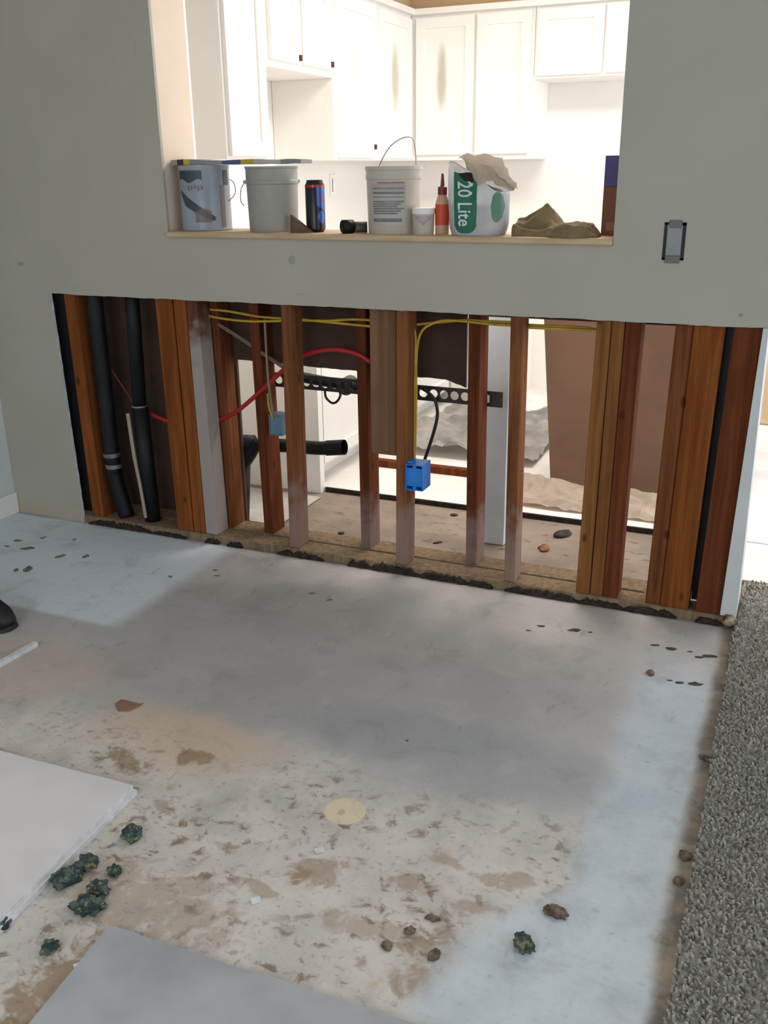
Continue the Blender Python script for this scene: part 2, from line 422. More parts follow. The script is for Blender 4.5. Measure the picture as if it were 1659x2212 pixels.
# ---- the opened partition wall
wf = empty('wall_front', (-1.2, 0, 0)); tag(wf, kind='structure')
def drywall_mats(o, rule):
    for f in o.data.polygons: f.material_index = rule(f)
bm = bmesh.new()
NS = 120
# band over the cut, ragged lower edge
band = []
for i in range(NS + 1):
    x = CUTL + (0.0 - CUTL) * i / NS
    zl = ZC + .0025 * nz(x * 9, 1.3) + .002 * nz(x * 41, 7.7) - (.0 if i else 0)
    band.append((x, zl))
for (x0, z0), (x1, z1) in zip(band, band[1:]):
    hexa(bm, [(x0, 0, z0), (x1, 0, z1), (x1, .0127, z1), (x0, .0127, z0), (x0, 0, ZS), (x1, 0, ZS), (x1, .0127, ZS), (x0, .0127, ZS)])
# left of the cut: ragged vertical edge
NV = 50
for i in range(NV):
    def ed(k):
        z = ZC * k / NV
        return (CUTL + .022 * (1 - z / ZC) + .002 * nz(z * 30, 4.2) + .001 * nz(z * 90, 2.1), z)
    (xa, za), (xb, zb) = ed(i), ed(i + 1)
    hexa(bm, [(XL, 0, za), (xa, 0, za), (xa, .0127, za), (XL, .0127, za), (XL, 0, zb), (xb, 0, zb), (xb, .0127, zb), (XL, .0127, zb)])
bx(bm, XL, CUTL, 0, .0127, ZC, ZS)
bx(bm, XL, OPL, 0, .0127, ZS, CEIL); bx(bm, OPR, .0, 0, .0127, ZS, CEIL); bx(bm, OPL, OPR, 0, .0127, OPT, CEIL)
bmesh.ops.remove_doubles(bm, verts=bm.verts[:], dist=1e-5)
o = finish('front_drywall', bm, None, wf, mats=[M_WALL, M_GYP])
drywall_mats(o, lambda f: 1 if (abs(f.normal.y) < .5 and f.center.z < ZC + .01) else 0)
# strip of drywall and corner bead at the free end
bm = bmesh.new()
hexa(bm, [(-.034, 0, .035), (.012, 0, .035), (.012, .0127, .035), (-.034, .0127, .035), (-.014, 0, ZC), (.0, 0, ZC), (.0, .0127, ZC), (-.014, .0127, ZC)])
finish('corner_strip', bm, M_LEFT, wf)
bm = bmesh.new()
hexa(bm, [(-.002, .0128, .035), (.0121, .0128, .035), (.0121, WY, .035), (-.002, WY, .035), (-.0127, .0128, ZC), (.0, .0128, ZC), (.0, WY, ZC), (-.0127, WY, ZC)])
bx(bm, -.0127, 0, .0128, WY, ZC, CEIL)
finish('end_drywall', bm, M_LEFT, wf)
# kitchen-side drywall with its brown back
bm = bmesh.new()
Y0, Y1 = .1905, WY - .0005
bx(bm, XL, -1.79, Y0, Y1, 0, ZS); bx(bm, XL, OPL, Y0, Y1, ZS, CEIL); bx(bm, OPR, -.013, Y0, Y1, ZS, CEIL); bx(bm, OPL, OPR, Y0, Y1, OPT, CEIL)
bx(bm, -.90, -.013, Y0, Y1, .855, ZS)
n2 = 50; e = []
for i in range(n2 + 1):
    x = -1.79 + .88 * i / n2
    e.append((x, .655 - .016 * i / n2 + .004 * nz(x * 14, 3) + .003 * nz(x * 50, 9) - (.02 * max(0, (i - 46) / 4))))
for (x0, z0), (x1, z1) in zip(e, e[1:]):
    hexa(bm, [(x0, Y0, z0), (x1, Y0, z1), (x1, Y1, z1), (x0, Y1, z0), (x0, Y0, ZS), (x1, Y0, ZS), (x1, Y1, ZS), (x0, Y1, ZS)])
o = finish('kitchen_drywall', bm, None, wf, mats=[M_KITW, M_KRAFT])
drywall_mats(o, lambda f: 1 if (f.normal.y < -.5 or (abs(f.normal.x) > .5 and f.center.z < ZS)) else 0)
# jambs
bm = bmesh.new(); bx(bm, OPL - .0127, OPL, .0128, Y0, ZS, OPT); bx(bm, OPR, OPR + .0127, .0128, Y0, ZS, OPT); bx(bm, OPL, OPR, .0128, Y0, OPT, OPT + .0127)
finish('opening_jamb', bm, plain('jamb_cream', srgb(226, 206, 186), srgb(220, 200, 180), .8, 3), wf)

def stud(x0b, x1b, x0t, x1t, y0, y1, mat, z0=.028, z1=1.07, name='stud', label=None):
    bm = bmesh.new()
    k = (z1 - z0) / (.86 - .05)        # the given x are read at z=.05 and z=.86
    ex = lambda b, t, z: b + (t - b) * (z - .05) / .81
    a0, a1, c0, c1 = ex(x0b, x0t, z0), ex(x1b, x1t, z0), ex(x0b, x0t, z1), ex(x1b, x1t, z1)
    hexa(bm, [(a0, y0, z0), (a1, y0, z0), (a1, y1, z0), (a0, y1, z0), (c0, y0, z1), (c1, y0, z1), (c1, y1, z1), (c0, y1, z1)])
    bmesh.ops.bevel(bm, geom=bm.edges[:], offset=.002, segments=1, affect='EDGES')
    o = finish(name, bm, mat, wf)
    if label: o['label'] = label
    return o
F0, F1, B0, B1 = .0130, .090, .101, .190
stud(-2.388, -2.334, -2.396, -2.346, F0, F1, WOODS['orange'])
stud(-1.986, -1.916, -1.994, -1.923, F0, F1, WOODS['orange'])
stud(-1.913, -1.862, -1.918, -1.868, F0, F1, WOODS['orange'])
stud(-1.861, -1.810, -1.867, -1.822, F0 + .002, F1, WOODS['white'], label='stud smeared with white paint and dust')
stud(-1.504, -1.466, -1.495, -1.457, F0, F1, WOODS['dusty'])
stud(-1.091, -1.052, -1.083, -1.044, F0, F1, WOODS['dusty'])
stud(-.707, -.672, -.715, -.679, F0, F1, WOODS['dusty'])
stud(-.471, -.428, -.460, -.419, F0, F1, WOODS['pale'])
stud(-.425, -.387, -.417, -.381, F0, F1, WOODS['pale'])
stud(-.386, -.341, -.379, -.334, F0, F1, WOODS['red'])
stud(-.255, -.211, -.242, -.194, F0 + .004, F1, WOODS['brown'])
stud(-.210, -.127, -.193, -.111, F0, F1, WOODS['orange'])
stud(-.106, -.033, -.088, -.0155, F0, F1, WOODS['red'])
stud(-1.843, -1.795, -1.852, -1.800, B0, B1, WOODS['brown'])
stud(-1.660, -1.622, -1.672, -1.634, B0, B1, WOODS['red'])
stud(-1.262, -1.226, -1.266, -1.230, B0, B1, WOODS['dusty_red'])
stud(-.869, -.831, -.876, -.836, B0, B1, WOODS['dusty_red'])
box('gap_shade_sheet', -.127, -.090, .094, .099, .03, 1.07, M_BLACK, wf)  # dark sheet stands in for the deep shade between the timbers
box('gap_shade_sheet', -2.60, -2.400, .05, .055, .03, 1.07, M_BLACK, wf)  # shade of the void beside the cut edge, given as a black sheet
o = stud(-1.197, -1.104, -1.192, -1.10, .05, .062, WOODS['board'], z0=.402, name='nailed_board')
# bottom plates
bm = bmesh.new()
N = 150; prev = None
for i in range(N + 1):
    x = -2.42 + (2.42 - .03) * i / N
    j = .004 * nz(x * 12, .3) + .004 * nz(x * 37, 5)
    ring = [bm.verts.new(p) for p in ((x, .004 + j, .0005), (x, .006 + j * .6, .026 + j * .4), (x, .012, .0279), (x, .088, .0279), (x, .088, .0005))]
    if prev:
        for k in range(5): bm.faces.new((prev[k], prev[(k + 1) % 5], ring[(k + 1) % 5], ring[k]))
    else: bm.faces.new(ring)
    prev = ring
bm.faces.new(prev[::-1])
finish('bottom_plate', bm, WOODS['plate'], wf)
box('bottom_plate', -2.42, -.27, .101, .190, .0005, .0279, WOODS['plate'], wf, .002)
# rotted dark stretches along the foot of the plate
def rot_strip(x0, x1, z0, z1, seed):
    bm = bmesh.new(); n = max(6, int((x1 - x0) / .006)); prev = None
    for i in range(n + 1):
        t = i / n; x = x0 + (x1 - x0) * t
        en = min(1, 6 * t, 6 * (1 - t)) * .8 + .2
        top = z0 + (z1 - z0) * en * (.72 + .35 * nz(x * 40, seed) + .45 * nz(x * 110, seed + 8)); bot = max(.0006, z0 - .004)
        yf = -.004 - .006 * abs(nz(x * 30, seed + 3))
        ring = [bm.verts.new(p) for p in ((x, yf - .004, bot), (x, yf, top), (x, .012, top + .001), (x, .012, bot))]
        if prev:
            for k in range(4): bm.faces.new((prev[k], prev[(k + 1) % 4], ring[(k + 1) % 4], ring[k]))
        else: bm.faces.new(ring)
        prev = ring
    bm.faces.new(prev[::-1])
    finish('rotted_edge', bm, M_ROT, wf)
def rp(px0, px1, z1, seed, z0=.001):
    # horizontal pixel positions along the foot of the wall
    f = lambda px: on_y(px, 1133 + (px - 180) * .1645, 0).x
    rot_strip(f(px0), f(px1), z0, z1, seed)
for a in ((195, 330, .026, 1), (330, 405, .016, 2), (445, 475, .022, 3), (492, 525, .02, 4), (600, 700, .022, 5), (752, 800, .026, 6), (800, 905, .030, 7),
          (905, 1010, .026, 8), (1010, 1065, .022, 9), (1090, 1250, .024, 10), (1250, 1345, .022, 11), (1345, 1460, .024, 12), (1500, 1560, .02, 13)):
    rp(*a)
# broken plaster lump at the wall end
bm = bmesh.new(); bmesh.ops.create_icosphere(bm, subdivisions=3, radius=1)
for v in bm.verts:
    k = 1 + .35 * nz(v.co.x * 3, v.co.y * 3, v.co.z * 3)
    v.co = Vector((-.006 + v.co.x * .022 * k, .004 + v.co.y * .018 * k, .02 + max(-.9, v.co.z) * .022 * k))
finish('broken_corner', bm, plain('crumbling_plaster', srgb(190, 170, 140), srgb(70, 50, 34), .95, 45, bumps=.4), wf, True)
# sill board
sill = box('sill_board', OPL + .001, OPR - .001, -.012, WY + .012, ZS, 1.113, plain('sill_wood', srgb(206, 178, 142), srgb(190, 160, 124), .6, 5, stretch=(1, 12, 12)), wf, .003)
# switch box hole
sw = tag(empty('switch_box', (-.264, 0, 1.06)), 'open switch box with grey cover set in the wall right of the opening', 'switch box')
sx0, sx1, sz0, sz1 = -.293, -.236, 1.060, 1.158
M_SWB = plain('switch_black', srgb(20, 20, 22), None, .6, 8); M_SWG = plain('switch_grey', srgb(150, 152, 152), None, .5, 8); M_EAR = plain('switch_ear', srgb(108, 110, 106), None, .5, 8)
bm = bmesh.new()
for a in ((sx0, sx0 + .008, sz0, sz1), (sx1 - .009, sx1, sz0, sz1), (sx0, sx0 + .016, sz0, sz0 + .006), (sx1 - .018, sx1, sz1 - .008, sz1), (sx0, sx0 + .014, sz1 - .006, sz1), (sx1 - .014, sx1, sz0, sz0 + .005)):
    bx(bm, a[0], a[1], -.0012, .004, a[2], a[3])
finish('frame', bm, M_SWB, sw)
box('cover', sx0 + .0085, sx1 - .0095, -.0025, .004, sz0 + .012, sz1 - .014, M_SWG, sw, .001)
box('ear', sx0 + .012, sx1 - .012, -.003, .002, sz1 - .0135, sz1 + .006, M_EAR, sw, .001)
box('ear', sx0 + .008, sx1 - .010, -.003, .002, sz0 - .008, sz0 + .0115, M_EAR, sw, .001)

# ------------------------------------------------------------------ things inside the wall
def px_y(lst, y): return [on_y(a, b, y) for a, b in lst]
# drain stacks
p1 = tag(empty('drain_pipe', on_y(270, 1110, .055)), 'black vertical drain pipe with two steel bands, in the left bay', 'pipe')
a, b2, c2 = on_y(203, 640, .055), on_y(240, 970, .055), on_y(275, 1118, .055)
a.z = 1.07; c2.z = .03
tubeobj('pipe', [a, b2, on_y(248, 1030, .055), c2], [.030] * 25, M_ABS, p1, 8, 18)
M_BAND = plain('steel_band', srgb(150, 150, 150), srgb(110, 110, 112), .4, 10, .6)
for py in (981, 1005):
    q = on_y(241 + (py - 981) * .2, py, .055)
    latheobj('clamp_band', q, [(.0305, -.008), (.0328, -.008), (.0328, .008), (.0305, .008)], M_BAND, p1, 24)
p2 = tag(empty('drain_pipe', on_y(328, 1110, .06)), 'black vertical drain pipe with a pale joint ring, in the left bay', 'pipe')
a, b2, c2 = on_y(288, 640, .058), on_y(302, 877, .058), on_y(330, 1118, .058)
a.z = 1.07; c2.z = .03
tubeobj('pipe', [a, b2], .026, M_ABS, p2, 0, 18)
tubeobj('hub', [b2, c2], .0305, M_ABS, p2, 0, 18)
latheobj('joint_ring', b2, [(.0262, -.002), (.0305, -.002), (.0300, .004), (.0262, .004)], M_BAND, p2, 24)
tag(tubeobj('wooden_stick', px_y([(276, 893), (290, 985), (303, 1050), (315, 1118)], .019), [.007] * 10 + [.0065] * 15, plain('pale_stick', srgb(176, 160, 140), None, .8, 20, stretch=(1, 1, .1)), None, 8, 6),
    'thin pale wooden stick leaning between the two drain pipes', 'stick')
# horizontal drain with tee
hd = tag(empty('drain_pipe', on_y(525, 1118, .235)), 'black horizontal drain stub with tee and lower leg behind the studs', 'pipe')
tubeobj('stub', px_y([(500, 962), (600, 962), (690, 968), (744, 966)], .235), .0255, M_ABS, hd, 8, 18, cap=False)
latheobj('open_end', on_y(744, 966, .235), [(.001, -.0)], M_ABS, hd) if False else None
tubeobj('coupling', px_y([(706, 968), (744, 966)], .235), .0285, M_ABS, hd, 0, 18, cap=False)
tubeobj('tee', px_y([(488, 955), (548, 957)], .235), .031, M_ABS, hd, 0, 18)
tubeobj('elbow', px_y([(548, 962), (535, 985), (522, 1003)], .235), .029, M_ABS, hd, 6, 18)
c2 = on_y(521, 1118, .235); c2.z = .0
tubeobj('leg', [on_y(524, 995, .235), c2], .031, M_ABS, hd, 0, 18)
# perforated strap
st = empty('perforated_strap', on_y(870, 850, .196)); tag(st, 'dark perforated steel strap running behind the rear studs', 'strap')
bm = bmesh.new()
q0, q1 = on_y(592, 806, .196), on_y(1086, 866, .196)
q0.z = .592; q1.z = .586
L = (q1 - q0).length; hh = .026; pitch = .036; cnt = int(L / pitch)
def sp(s, t): return Vector((q0.x + s, .1955, q0.z + (q1.z - q0.z) * s / L + t))
for i in range(cnt):                                  # each cell is a square plate with an octagonal hole
    s0, s1 = i * L / cnt, (i + 1) * L / cnt
    cx = (s0 + s1) / 2; r = .0150; K = 12
    out = []; inn = []
    for k in range(K):
        an = 2 * math.pi * k / K + math.pi / K
        ca, sa = math.cos(an), math.sin(an)
        mx = max(abs(ca), abs(sa)); ou = (ca / mx, sa / mx)
        out.append(bm.verts.new(sp(cx + ou[0] * (s1 - s0) / 2, ou[1] * hh)))
        inn.append(bm.verts.new(sp(cx + ca * r, sa * r)))
    for k in range(K):
        k2 = (k + 1) % K
        bm.faces.new((out[k], out[k2], inn[k2], inn[k]))
bmesh.ops.remove_doubles(bm, verts=bm.verts[:], dist=1e-5)
bmesh.ops.solidify(bm, geom=bm.faces[:], thickness=.002)
finish('strap', bm, M_STRAP, st)
e1 = on_y(1070, 864, .196)
box('end_plate', e1.x - .019, e1.x + .021, .1925, .1938, .563, .611, M_STRAP, st)
# black supply pipe with round valve behind the strap
sv = tag(empty('supply_pipe', on_y(750, 830, .25)), 'black supply pipe with round fitting behind the perforated strap', 'pipe')
tubeobj('pipe', px_y([(640, 812), (690, 822), (750, 832), (800, 838)], .25), .019, M_BLACK, sv, 6, 14)
q = on_y(752, 832, .25)
bm = bmesh.new(); tube(bm, [q + Vector((.002, -.028, 0)), q + Vector((-.002, .028, 0))], .031, 24)
finish('round_fitting', bm, plain('dark_fitting', srgb(56, 52, 50), None, .5, 8), sv, False)
tag(tubeobj('cable_loop', px_y([(702, 843), (704, 858), (716, 870), (727, 868), (735, 855), (733, 842)], .225), .0045, M_BLACK, None, 8, 8), 'short black cable loop hanging under the perforated strap', 'cable')
# red pex
tag(tubeobj('red_water_pipe', px_y([(300, 880), (350, 905), (400, 915), (455, 911), (505, 893), (560, 848), (608, 803), (640, 775), (680, 760), (725, 755), (770, 764), (800, 782)], .0955), .0082, M_REDP, None, 8, 10), 'flexible red water pipe snaking between the stud rows', 'pipe')
tag(tubeobj('red_wire', px_y([(235, 790), (262, 830), (290, 872)], .09), .004, plain('dark_red', srgb(120, 30, 34), None, .6, 9), None, 8, 6), 'thin dark red line in the shadow of the left bay', 'wire')
# yellow cables
YC = .0955
def cable(pts, y, label, r=.0045, mat=M_YEL, name='electrical_cable'):
    return tag(tubeobj(name, [on_y(a, b, y) for a, b in pts], r, mat, None, 8, 8), label, 'cable')
cable([(395, 660), (425, 666), (490, 672), (560, 684), (610, 688)], YC, 'upper yellow cable under the cut edge, left of the dusty stud')
cable([(395, 662), (425, 676), (480, 688), (540, 694), (610, 693)], YC - .011, 'lower sagging yellow cable under the cut edge, left of the dusty stud')
cable([(640, 691), (700, 693), (760, 690), (810, 692)], YC, 'straight upper yellow cable left of the nailed board')
cable([(640, 689), (690, 694), (750, 700), (812, 706)], YC, 'drooping lower yellow cable left of the nailed board')
cable([(895, 1005), (897, 950), (899, 860), (899, 780), (904, 733), (918, 708), (950, 694), (990, 693), (1060, 700), (1110, 703)], .085, 'yellow cable bending down into the blue box')
cable([(893, 702), (930, 698), (1000, 692), (1050, 694), (1110, 697)], YC, 'flat yellow cable over the bay right of the blue box stud')
cable([(890, 700), (896, 715), (898, 740), (896, 800), (894, 900), (893, 1000)], .075, 'thin yellow cable along the blue box stud', .0035)
cable([(1100, 697), (1140, 702), (1200, 705), (1262, 708), (1300, 716)], YC, 'dull yellow cable crossing to the pale double stud, upper one')
cable([(1100, 702), (1140, 707), (1200, 710), (1262, 713), (1300, 716)], .088, 'dull yellow cable crossing to the pale double stud, lower one')
cable([(572, 690), (574, 730), (578, 800), (584, 860), (590, 900)], .088, 'grey cable hanging down to the grey-blue box', .0045, M_GREYC)
cable([(578, 850), (581, 880), (590, 904)], .08, 'short frayed yellow cable tail entering the grey-blue box', .003)
tag(tubeobj('diagonal_lath', px_y([(430, 676), (500, 718), (560, 758), (622, 800)], .108), .007, plain('dull_lath', srgb(128, 108, 94), None, .85, 9), None, 4, 6), 'thin diagonal lath falling across the bay left of the dusty stud', 'lath')
tag(tubeobj('black_cable', px_y([(905, 835), (925, 848), (940, 866), (945, 895), (938, 930), (927, 965), (914, 1003)], .17), .0058, M_BLACK, None, 8, 10), 'black cable hanging from the strap into the blue box', 'cable')

def elec_box(name, x0, x1, y0, y1, z0, z1, mat, label, nails=True):
    r = tag(empty(name, ((x0 + x1) / 2, (y0 + y1) / 2, z0)), label, 'electrical box')
    bm = bmesh.new(); t = .003
    bx(bm, x0, x1, y1 - t, y1, z0, z1)
    bx(bm, x0, x0 + t, y0, y1 - t, z0, z1); bx(bm, x1 - t, x1, y0, y1 - t, z0, z1)
    bx(bm, x0 + t, x1 - t, y0, y1 - t, z0, z0 + t); bx(bm, x0 + t, x1 - t, y0, y1 - t, z1 - t, z1)
    finish('shell', bm, mat, r)
    box('screw_boss', (x0 + x1) / 2 - .006, (x0 + x1) / 2 + .006, y0 + .002, y0 + .03, z1 - t - .009, z1 - t, mat, r)
    box('screw_boss', (x0 + x1) / 2 - .006, (x0 + x1) / 2 + .006, y0 + .002, y0 + .03, z0 + t, z0 + t + .009, mat, r)
    if nails:
        for zz in (z0 - .007, z1 + .0005):
            box('nail_bracket', x0 + .002, x0 + .02, y0 + .012, y0 + .04, zz, zz + .0065, mat, r)
    return r
q = on_y(876, 1000, -.002); q2 = on_y(913, 1062, -.002)
elec_box('blue_electrical_box', q.x, q2.x, -.002, .07, q2.z, q.z - .004, M_BLUE, 'bright blue electrical box nailed to the side of a stud')
box('mud_cover', q.x + .0032, q2.x - .0032, .002, .005, q2.z + .0125, q.z - .0165, M_BLUE, bpy.data.objects['blue_electrical_box'])
q = on_y(578, 895, .085); q2 = on_y(611, 942, .085)
elec_box('grey_electrical_box', q.x + .006, q2.x, .082, .14, q2.z, q.z, M_TEAL, 'grey-blue electrical box between two studs beside the red pipe', False)
box('blank_plate', q.x + .010, q2.x - .004, .0835, .086, q2.z + .004, q.z - .004, M_TEAL, bpy.data.objects['grey_electrical_box'])

# ------------------------------------------------------------------ kitchen: cabinets
def shaker(parent, axis, a0, a1, z0, z1, f, handle=None, stain=None):
    """door on plane f (axis 'x': plane x=f facing +x, spans y a0..a1; axis 'y': plane y=f facing -y, spans x)"""
    def bb(bm, u0, u1, w0, w1, d0, d1):
        if axis == 'x': bx(bm, f + d0, f + d1, u0, u1, w0, w1)
        else: bx(bm, u0, u1, f - d1, f - d0, w0, w1)
    rw = .052
    bm = bmesh.new()
    bb(bm, a0, a0 + rw, z0, z1, 0, .018); bb(bm, a1 - rw, a1, z0, z1, 0, .018)
    bb(bm, a0 + rw, a1 - rw, z0, z0 + rw, 0, .018); bb(bm, a0 + rw, a1 - rw, z1 - rw, z1, 0, .018)
    d = finish('door', bm, M_CAB, parent)
    bm = bmesh.new(); bb(bm, a0 + rw, a1 - rw, z0 + rw, z1 - rw, .001, .009)
    finish('panel', bm, panel_material(axis, *stain) if stain else M_CAB, d)
    if handle:
        u, w = handle
        bm = bmesh.new(); bb(bm, u - .005, u + .005, w - .012, w + .012, .018, .03)
        finish('handle', bm, M_STRAP, d)
    return d
FX = -2.068            # left run: carcass front plane (door faces stand 18 mm proud)
UB, UT = 1.345, 2.113
def cab(name, label, x0, x1, y0, y1, z0, z1):
    r = tag(empty(name, ((x0 + x1) / 2, (y0 + y1) / 2, z0)), label, 'cabinet')
    return r
r = cab('wall_cabinet', 'white tall wall cabinet at the near end of the left run', KL, FX, .66, 1.0, UB, UT)
box('body', KL + .001, FX, .66, 1.0, UB, UT, M_CAB, r, .002); shaker(r, 'x', .672, .965, UB + .012, UT - .05, FX, None, (.35, .45, .55, srgb(206, 190, 172)))
r = cab('wall_cabinet', 'white wall cabinet above the open microwave niche', KL, FX, 1.002, 1.618, 1.705, UT)
box('body', KL + .001, FX, 1.002, 1.618, 1.705, UT, M_CAB, r, .002)
shaker(r, 'x', 1.02, 1.285, 1.735, UT - .05, FX, (1.262, 1.757)); shaker(r, 'x', 1.30, 1.598, 1.735, UT - .05, FX, (1.575, 1.757))
r = cab('wall_cabinet', 'white tall wall cabinet right of the microwave niche', KL, FX, 1.62, 2.1, UB, UT)
box('body', KL + .001, FX, 1.62, 2.10, UB, UT, M_CAB, r, .002); shaker(r, 'x', 1.64, 2.08, UB + .012, UT - .05, FX, (2.055, 1.41), (.5, .28, .6, srgb(212, 198, 182)))
r = cab('wall_cabinet', 'white wall cabinet in the kitchen corner, last of the left run', KL, FX, 2.102, KB, UB, UT)
box('body', KL + .001, FX, 2.102, KB - .001, UB, UT, M_CAB, r, .002); shaker(r, 'x', 2.14, 2.585, UB + .012, UT - .05, FX, None, (.5, .2, .8, srgb(182, 172, 150)))
FY = 2.618
r = cab('wall_cabinet', 'white double-door wall cabinet on the kitchen back wall', FX, -1.372, FY, KB, UB, UT)
box('body', FX + .001, -1.372, FY, KB - .001, UB, UT, M_CAB, r, .002)
shaker(r, 'y', -2.035, -1.700, UB + .03, UT - .045, FY, None, (.42, .17, .8, srgb(176, 168, 148))); shaker(r, 'y', -1.685, -1.388, UB + .03, UT - .045, FY)
r = cab('wall_cabinet', 'white short wall cabinet over the refrigerator space', -1.37, -.2, FY, KB, 1.742, UT)
box('body', -1.37, -.2, FY, KB - .001, 1.742, UT, M_CAB, r, .002)
shaker(r, 'y', -1.355, -1.010, 1.755, UT - .045, FY); shaker(r, 'y', -.998, -.62, 1.755, UT - .045, FY); shaker(r, 'y', -.61, -.22, 1.755, UT - .045, FY)
# crown moulding
bm = bmesh.new(); bx(bm, FX, -2.035, .655, 2.585, 2.085, 2.1135); bx(bm, FX, -.2, 2.585, FY, 2.085, 2.1135)
tag(finish('trim_crown', bm, M_CAB), kind='structure')
# base cabinets
r = cab('base_cabinet', 'white base cabinet end seen behind the studs on the left', KL, -1.71, .66, 2.3, 0, .87)
box('body', KL + .001, -1.728, .70, 2.3, .10, .87, M_CAB, r); box('toe_kick', KL + .001, -1.80, .70, 2.3, .0185, .10, M_CAB, r)
box('end_panel', KL + .001, -1.708, .66, .698, .0, .87, M_CAB, r)
for i in range(3): shaker(r, 'x', .71 + i * .53, 1.23 + i * .53, .12, .86, -1.728)
r = cab('base_cabinet', 'white base cabinet along the kitchen back wall', -1.71, -1.39, 2.3, KB, 0, .87)
box('body', KL + .001, -1.40, 2.32, KB - .001, .10, .87, M_CAB, r); box('toe_kick', KL + .001, -1.40, 2.39, KB - .001, .0185, .10, M_CAB, r)
shaker(r, 'y', -1.70, -1.41, .12, .86, 2.32)
bm = bmesh.new(); bx(bm, KL + .001, -1.69, .655, KB - .001, .872, .91); bx(bm, -1.69, -1.385, 2.29, KB - .001, .872, .91)
tag(finish('countertop', bm, M_KITW), 'pale worktop running round the kitchen corner', 'worktop')
# outlet on the backsplash
oq = on_x(718, 400, KL)
ot = tag(empty('wall_outlet', (KL, oq.y, oq.z)), 'white wall outlet above the worktop left of the tub', 'outlet')
box('plate', KL, KL + .006, oq.y - .035, oq.y + .035, oq.z - .058, oq.z + .058, M_CAB, ot, .002)
box('slot', KL + .006, KL + .008, oq.y - .016, oq.y - .006, oq.z - .035, oq.z + .035, plain('outlet_grey', srgb(170, 168, 165), None, .6, 5), ot)
# white post in front of the studs' rear
ph = tag(box('white_panel_post', -.893, -.815, .375, .405, 0, 1.07, plain('cool_white_board', srgb(222, 226, 230), srgb(206, 212, 218), .6, 5), None, .002), 'white upright board standing behind the reddish stud', 'board')
# leaning brown board (its top stays below the sight line over the sill)
c0, c1 = on_z(1190, 1040, .019), on_z(1440, 1066, .019)
bm = bmesh.new(); tilt = .075
hexa(bm, [(c0.x, 1.11, .019), (c1.x + .12, 1.11, .019), (c1.x + .12, 1.118, .019), (c0.x, 1.118, .019),
          (c0.x - .135, 1.30, .99), (c1.x + .005, 1.30, .99), (c1.x + .005, 1.308, .99), (c0.x - .135, 1.308, .99)])
tag(finish('leaning_panel', bm, M_CARD), 'brown cardboard panel leaning in the kitchen behind the pale studs', 'panel')
bx_ = box('wooden_crate', -.70, -.20, 1.32, 1.75, .0185, .97, M_CARD, None, .004)
tag(bx_, 'tall brown carton the leaning panel rests on', 'carton')
# batten on the kitchen floor
tag(box('wood_batten', -1.69, -1.10, 1.045, 1.085, .0185, .05, WOODS['red'], None, .002), 'reddish wood batten lying on the white kitchen floor', 'batten')
# crumpled paper under the panel
def crum(u, v):
    x = -.98 + .72 * u; y = .76 + .33 * v
    z = .022 + .035 * abs(nz(x * 7, y * 9, 1)) + .02 * abs(nz(x * 17, y * 15, 4)) + .03 * math.exp(-((u - .15) ** 2 + (v - .8) ** 2) * 20)
    return Vector((x + .02 * nz(x * 6, y * 6, 8), y + .02 * nz(x * 5, y * 5, 3), z))
tag(sheet('masking_paper', crum, 46, 26, M_KPAPER, None, .0012, False), 'crumpled beige masking paper on the floor under the brown panel', 'paper')
def cloth(u, v):
    x = -2.0 + 1.05 * u; y = 1.28 + .95 * v
    x = max(x, -1.66)
    z = .03 + .075 * abs(nz(x * 3.3, y * 4.5, 2)) + .05 * abs(nz(x * 8, y * 8, 6)) + .02 * nz(x * 20, y * 20, 5)
    return Vector((x, y, max(z, .021)))
def cloth2(u, v): return cloth(.33 + u * .67, v)
tag(sheet('drop_cloth', cloth2, 44, 40, M_CLOTH, None, .002, True), 'rumpled pale drop cloth heaped on the kitchen floor behind the strap', 'drop cloth')
# paper scrap left of the kitchen floor edge
def scrap(u, v):
    x = -2.05 + .37 * u; y = .25 + .36 * v
    return Vector((x, y, .003 + .004 * abs(nz(x * 12, y * 12, 2))))
tag(sheet('floor_paper_scrap', scrap, 16, 16, M_PAPER, None, .0012, True), 'white paper lying on the bare floor before the base cabinet end', 'paper')
# bits on the kitchen subfloor
def chunk(name, p, r, mat, label, cat, group=None, flat=.6, seed=0.0, sub=3, rough=.45, freq=2.2, asp=1.0, rz=0.0):
    bm = bmesh.new(); bmesh.ops.create_icosphere(bm, subdivisions=sub, radius=1)
    ca, sa = math.cos(rz), math.sin(rz)
    for v in bm.verts:
        k = 1 + rough * nz(v.co.x * freq + seed, v.co.y * freq, v.co.z * freq) + rough * .5 * nz(v.co.x * 5 + seed, v.co.y * 5, v.co.z * 5)
        x, y, z = v.co.x * r * k * asp, v.co.y * r * k, max(v.co.z, -.55) * r * k * flat
        v.co = Vector((x * ca - y * sa, x * sa + y * ca, z))
    mz = min(v.co.z for v in bm.verts)
    for v in bm.verts: v.co += Vector((p[0], p[1], p[2] - mz))
    return tag(finish(name, bm, mat, None, True), label, cat, group)
M_BIT = plain('dark_bit', srgb(70, 54, 44), srgb(40, 32, 28), .9, 60)
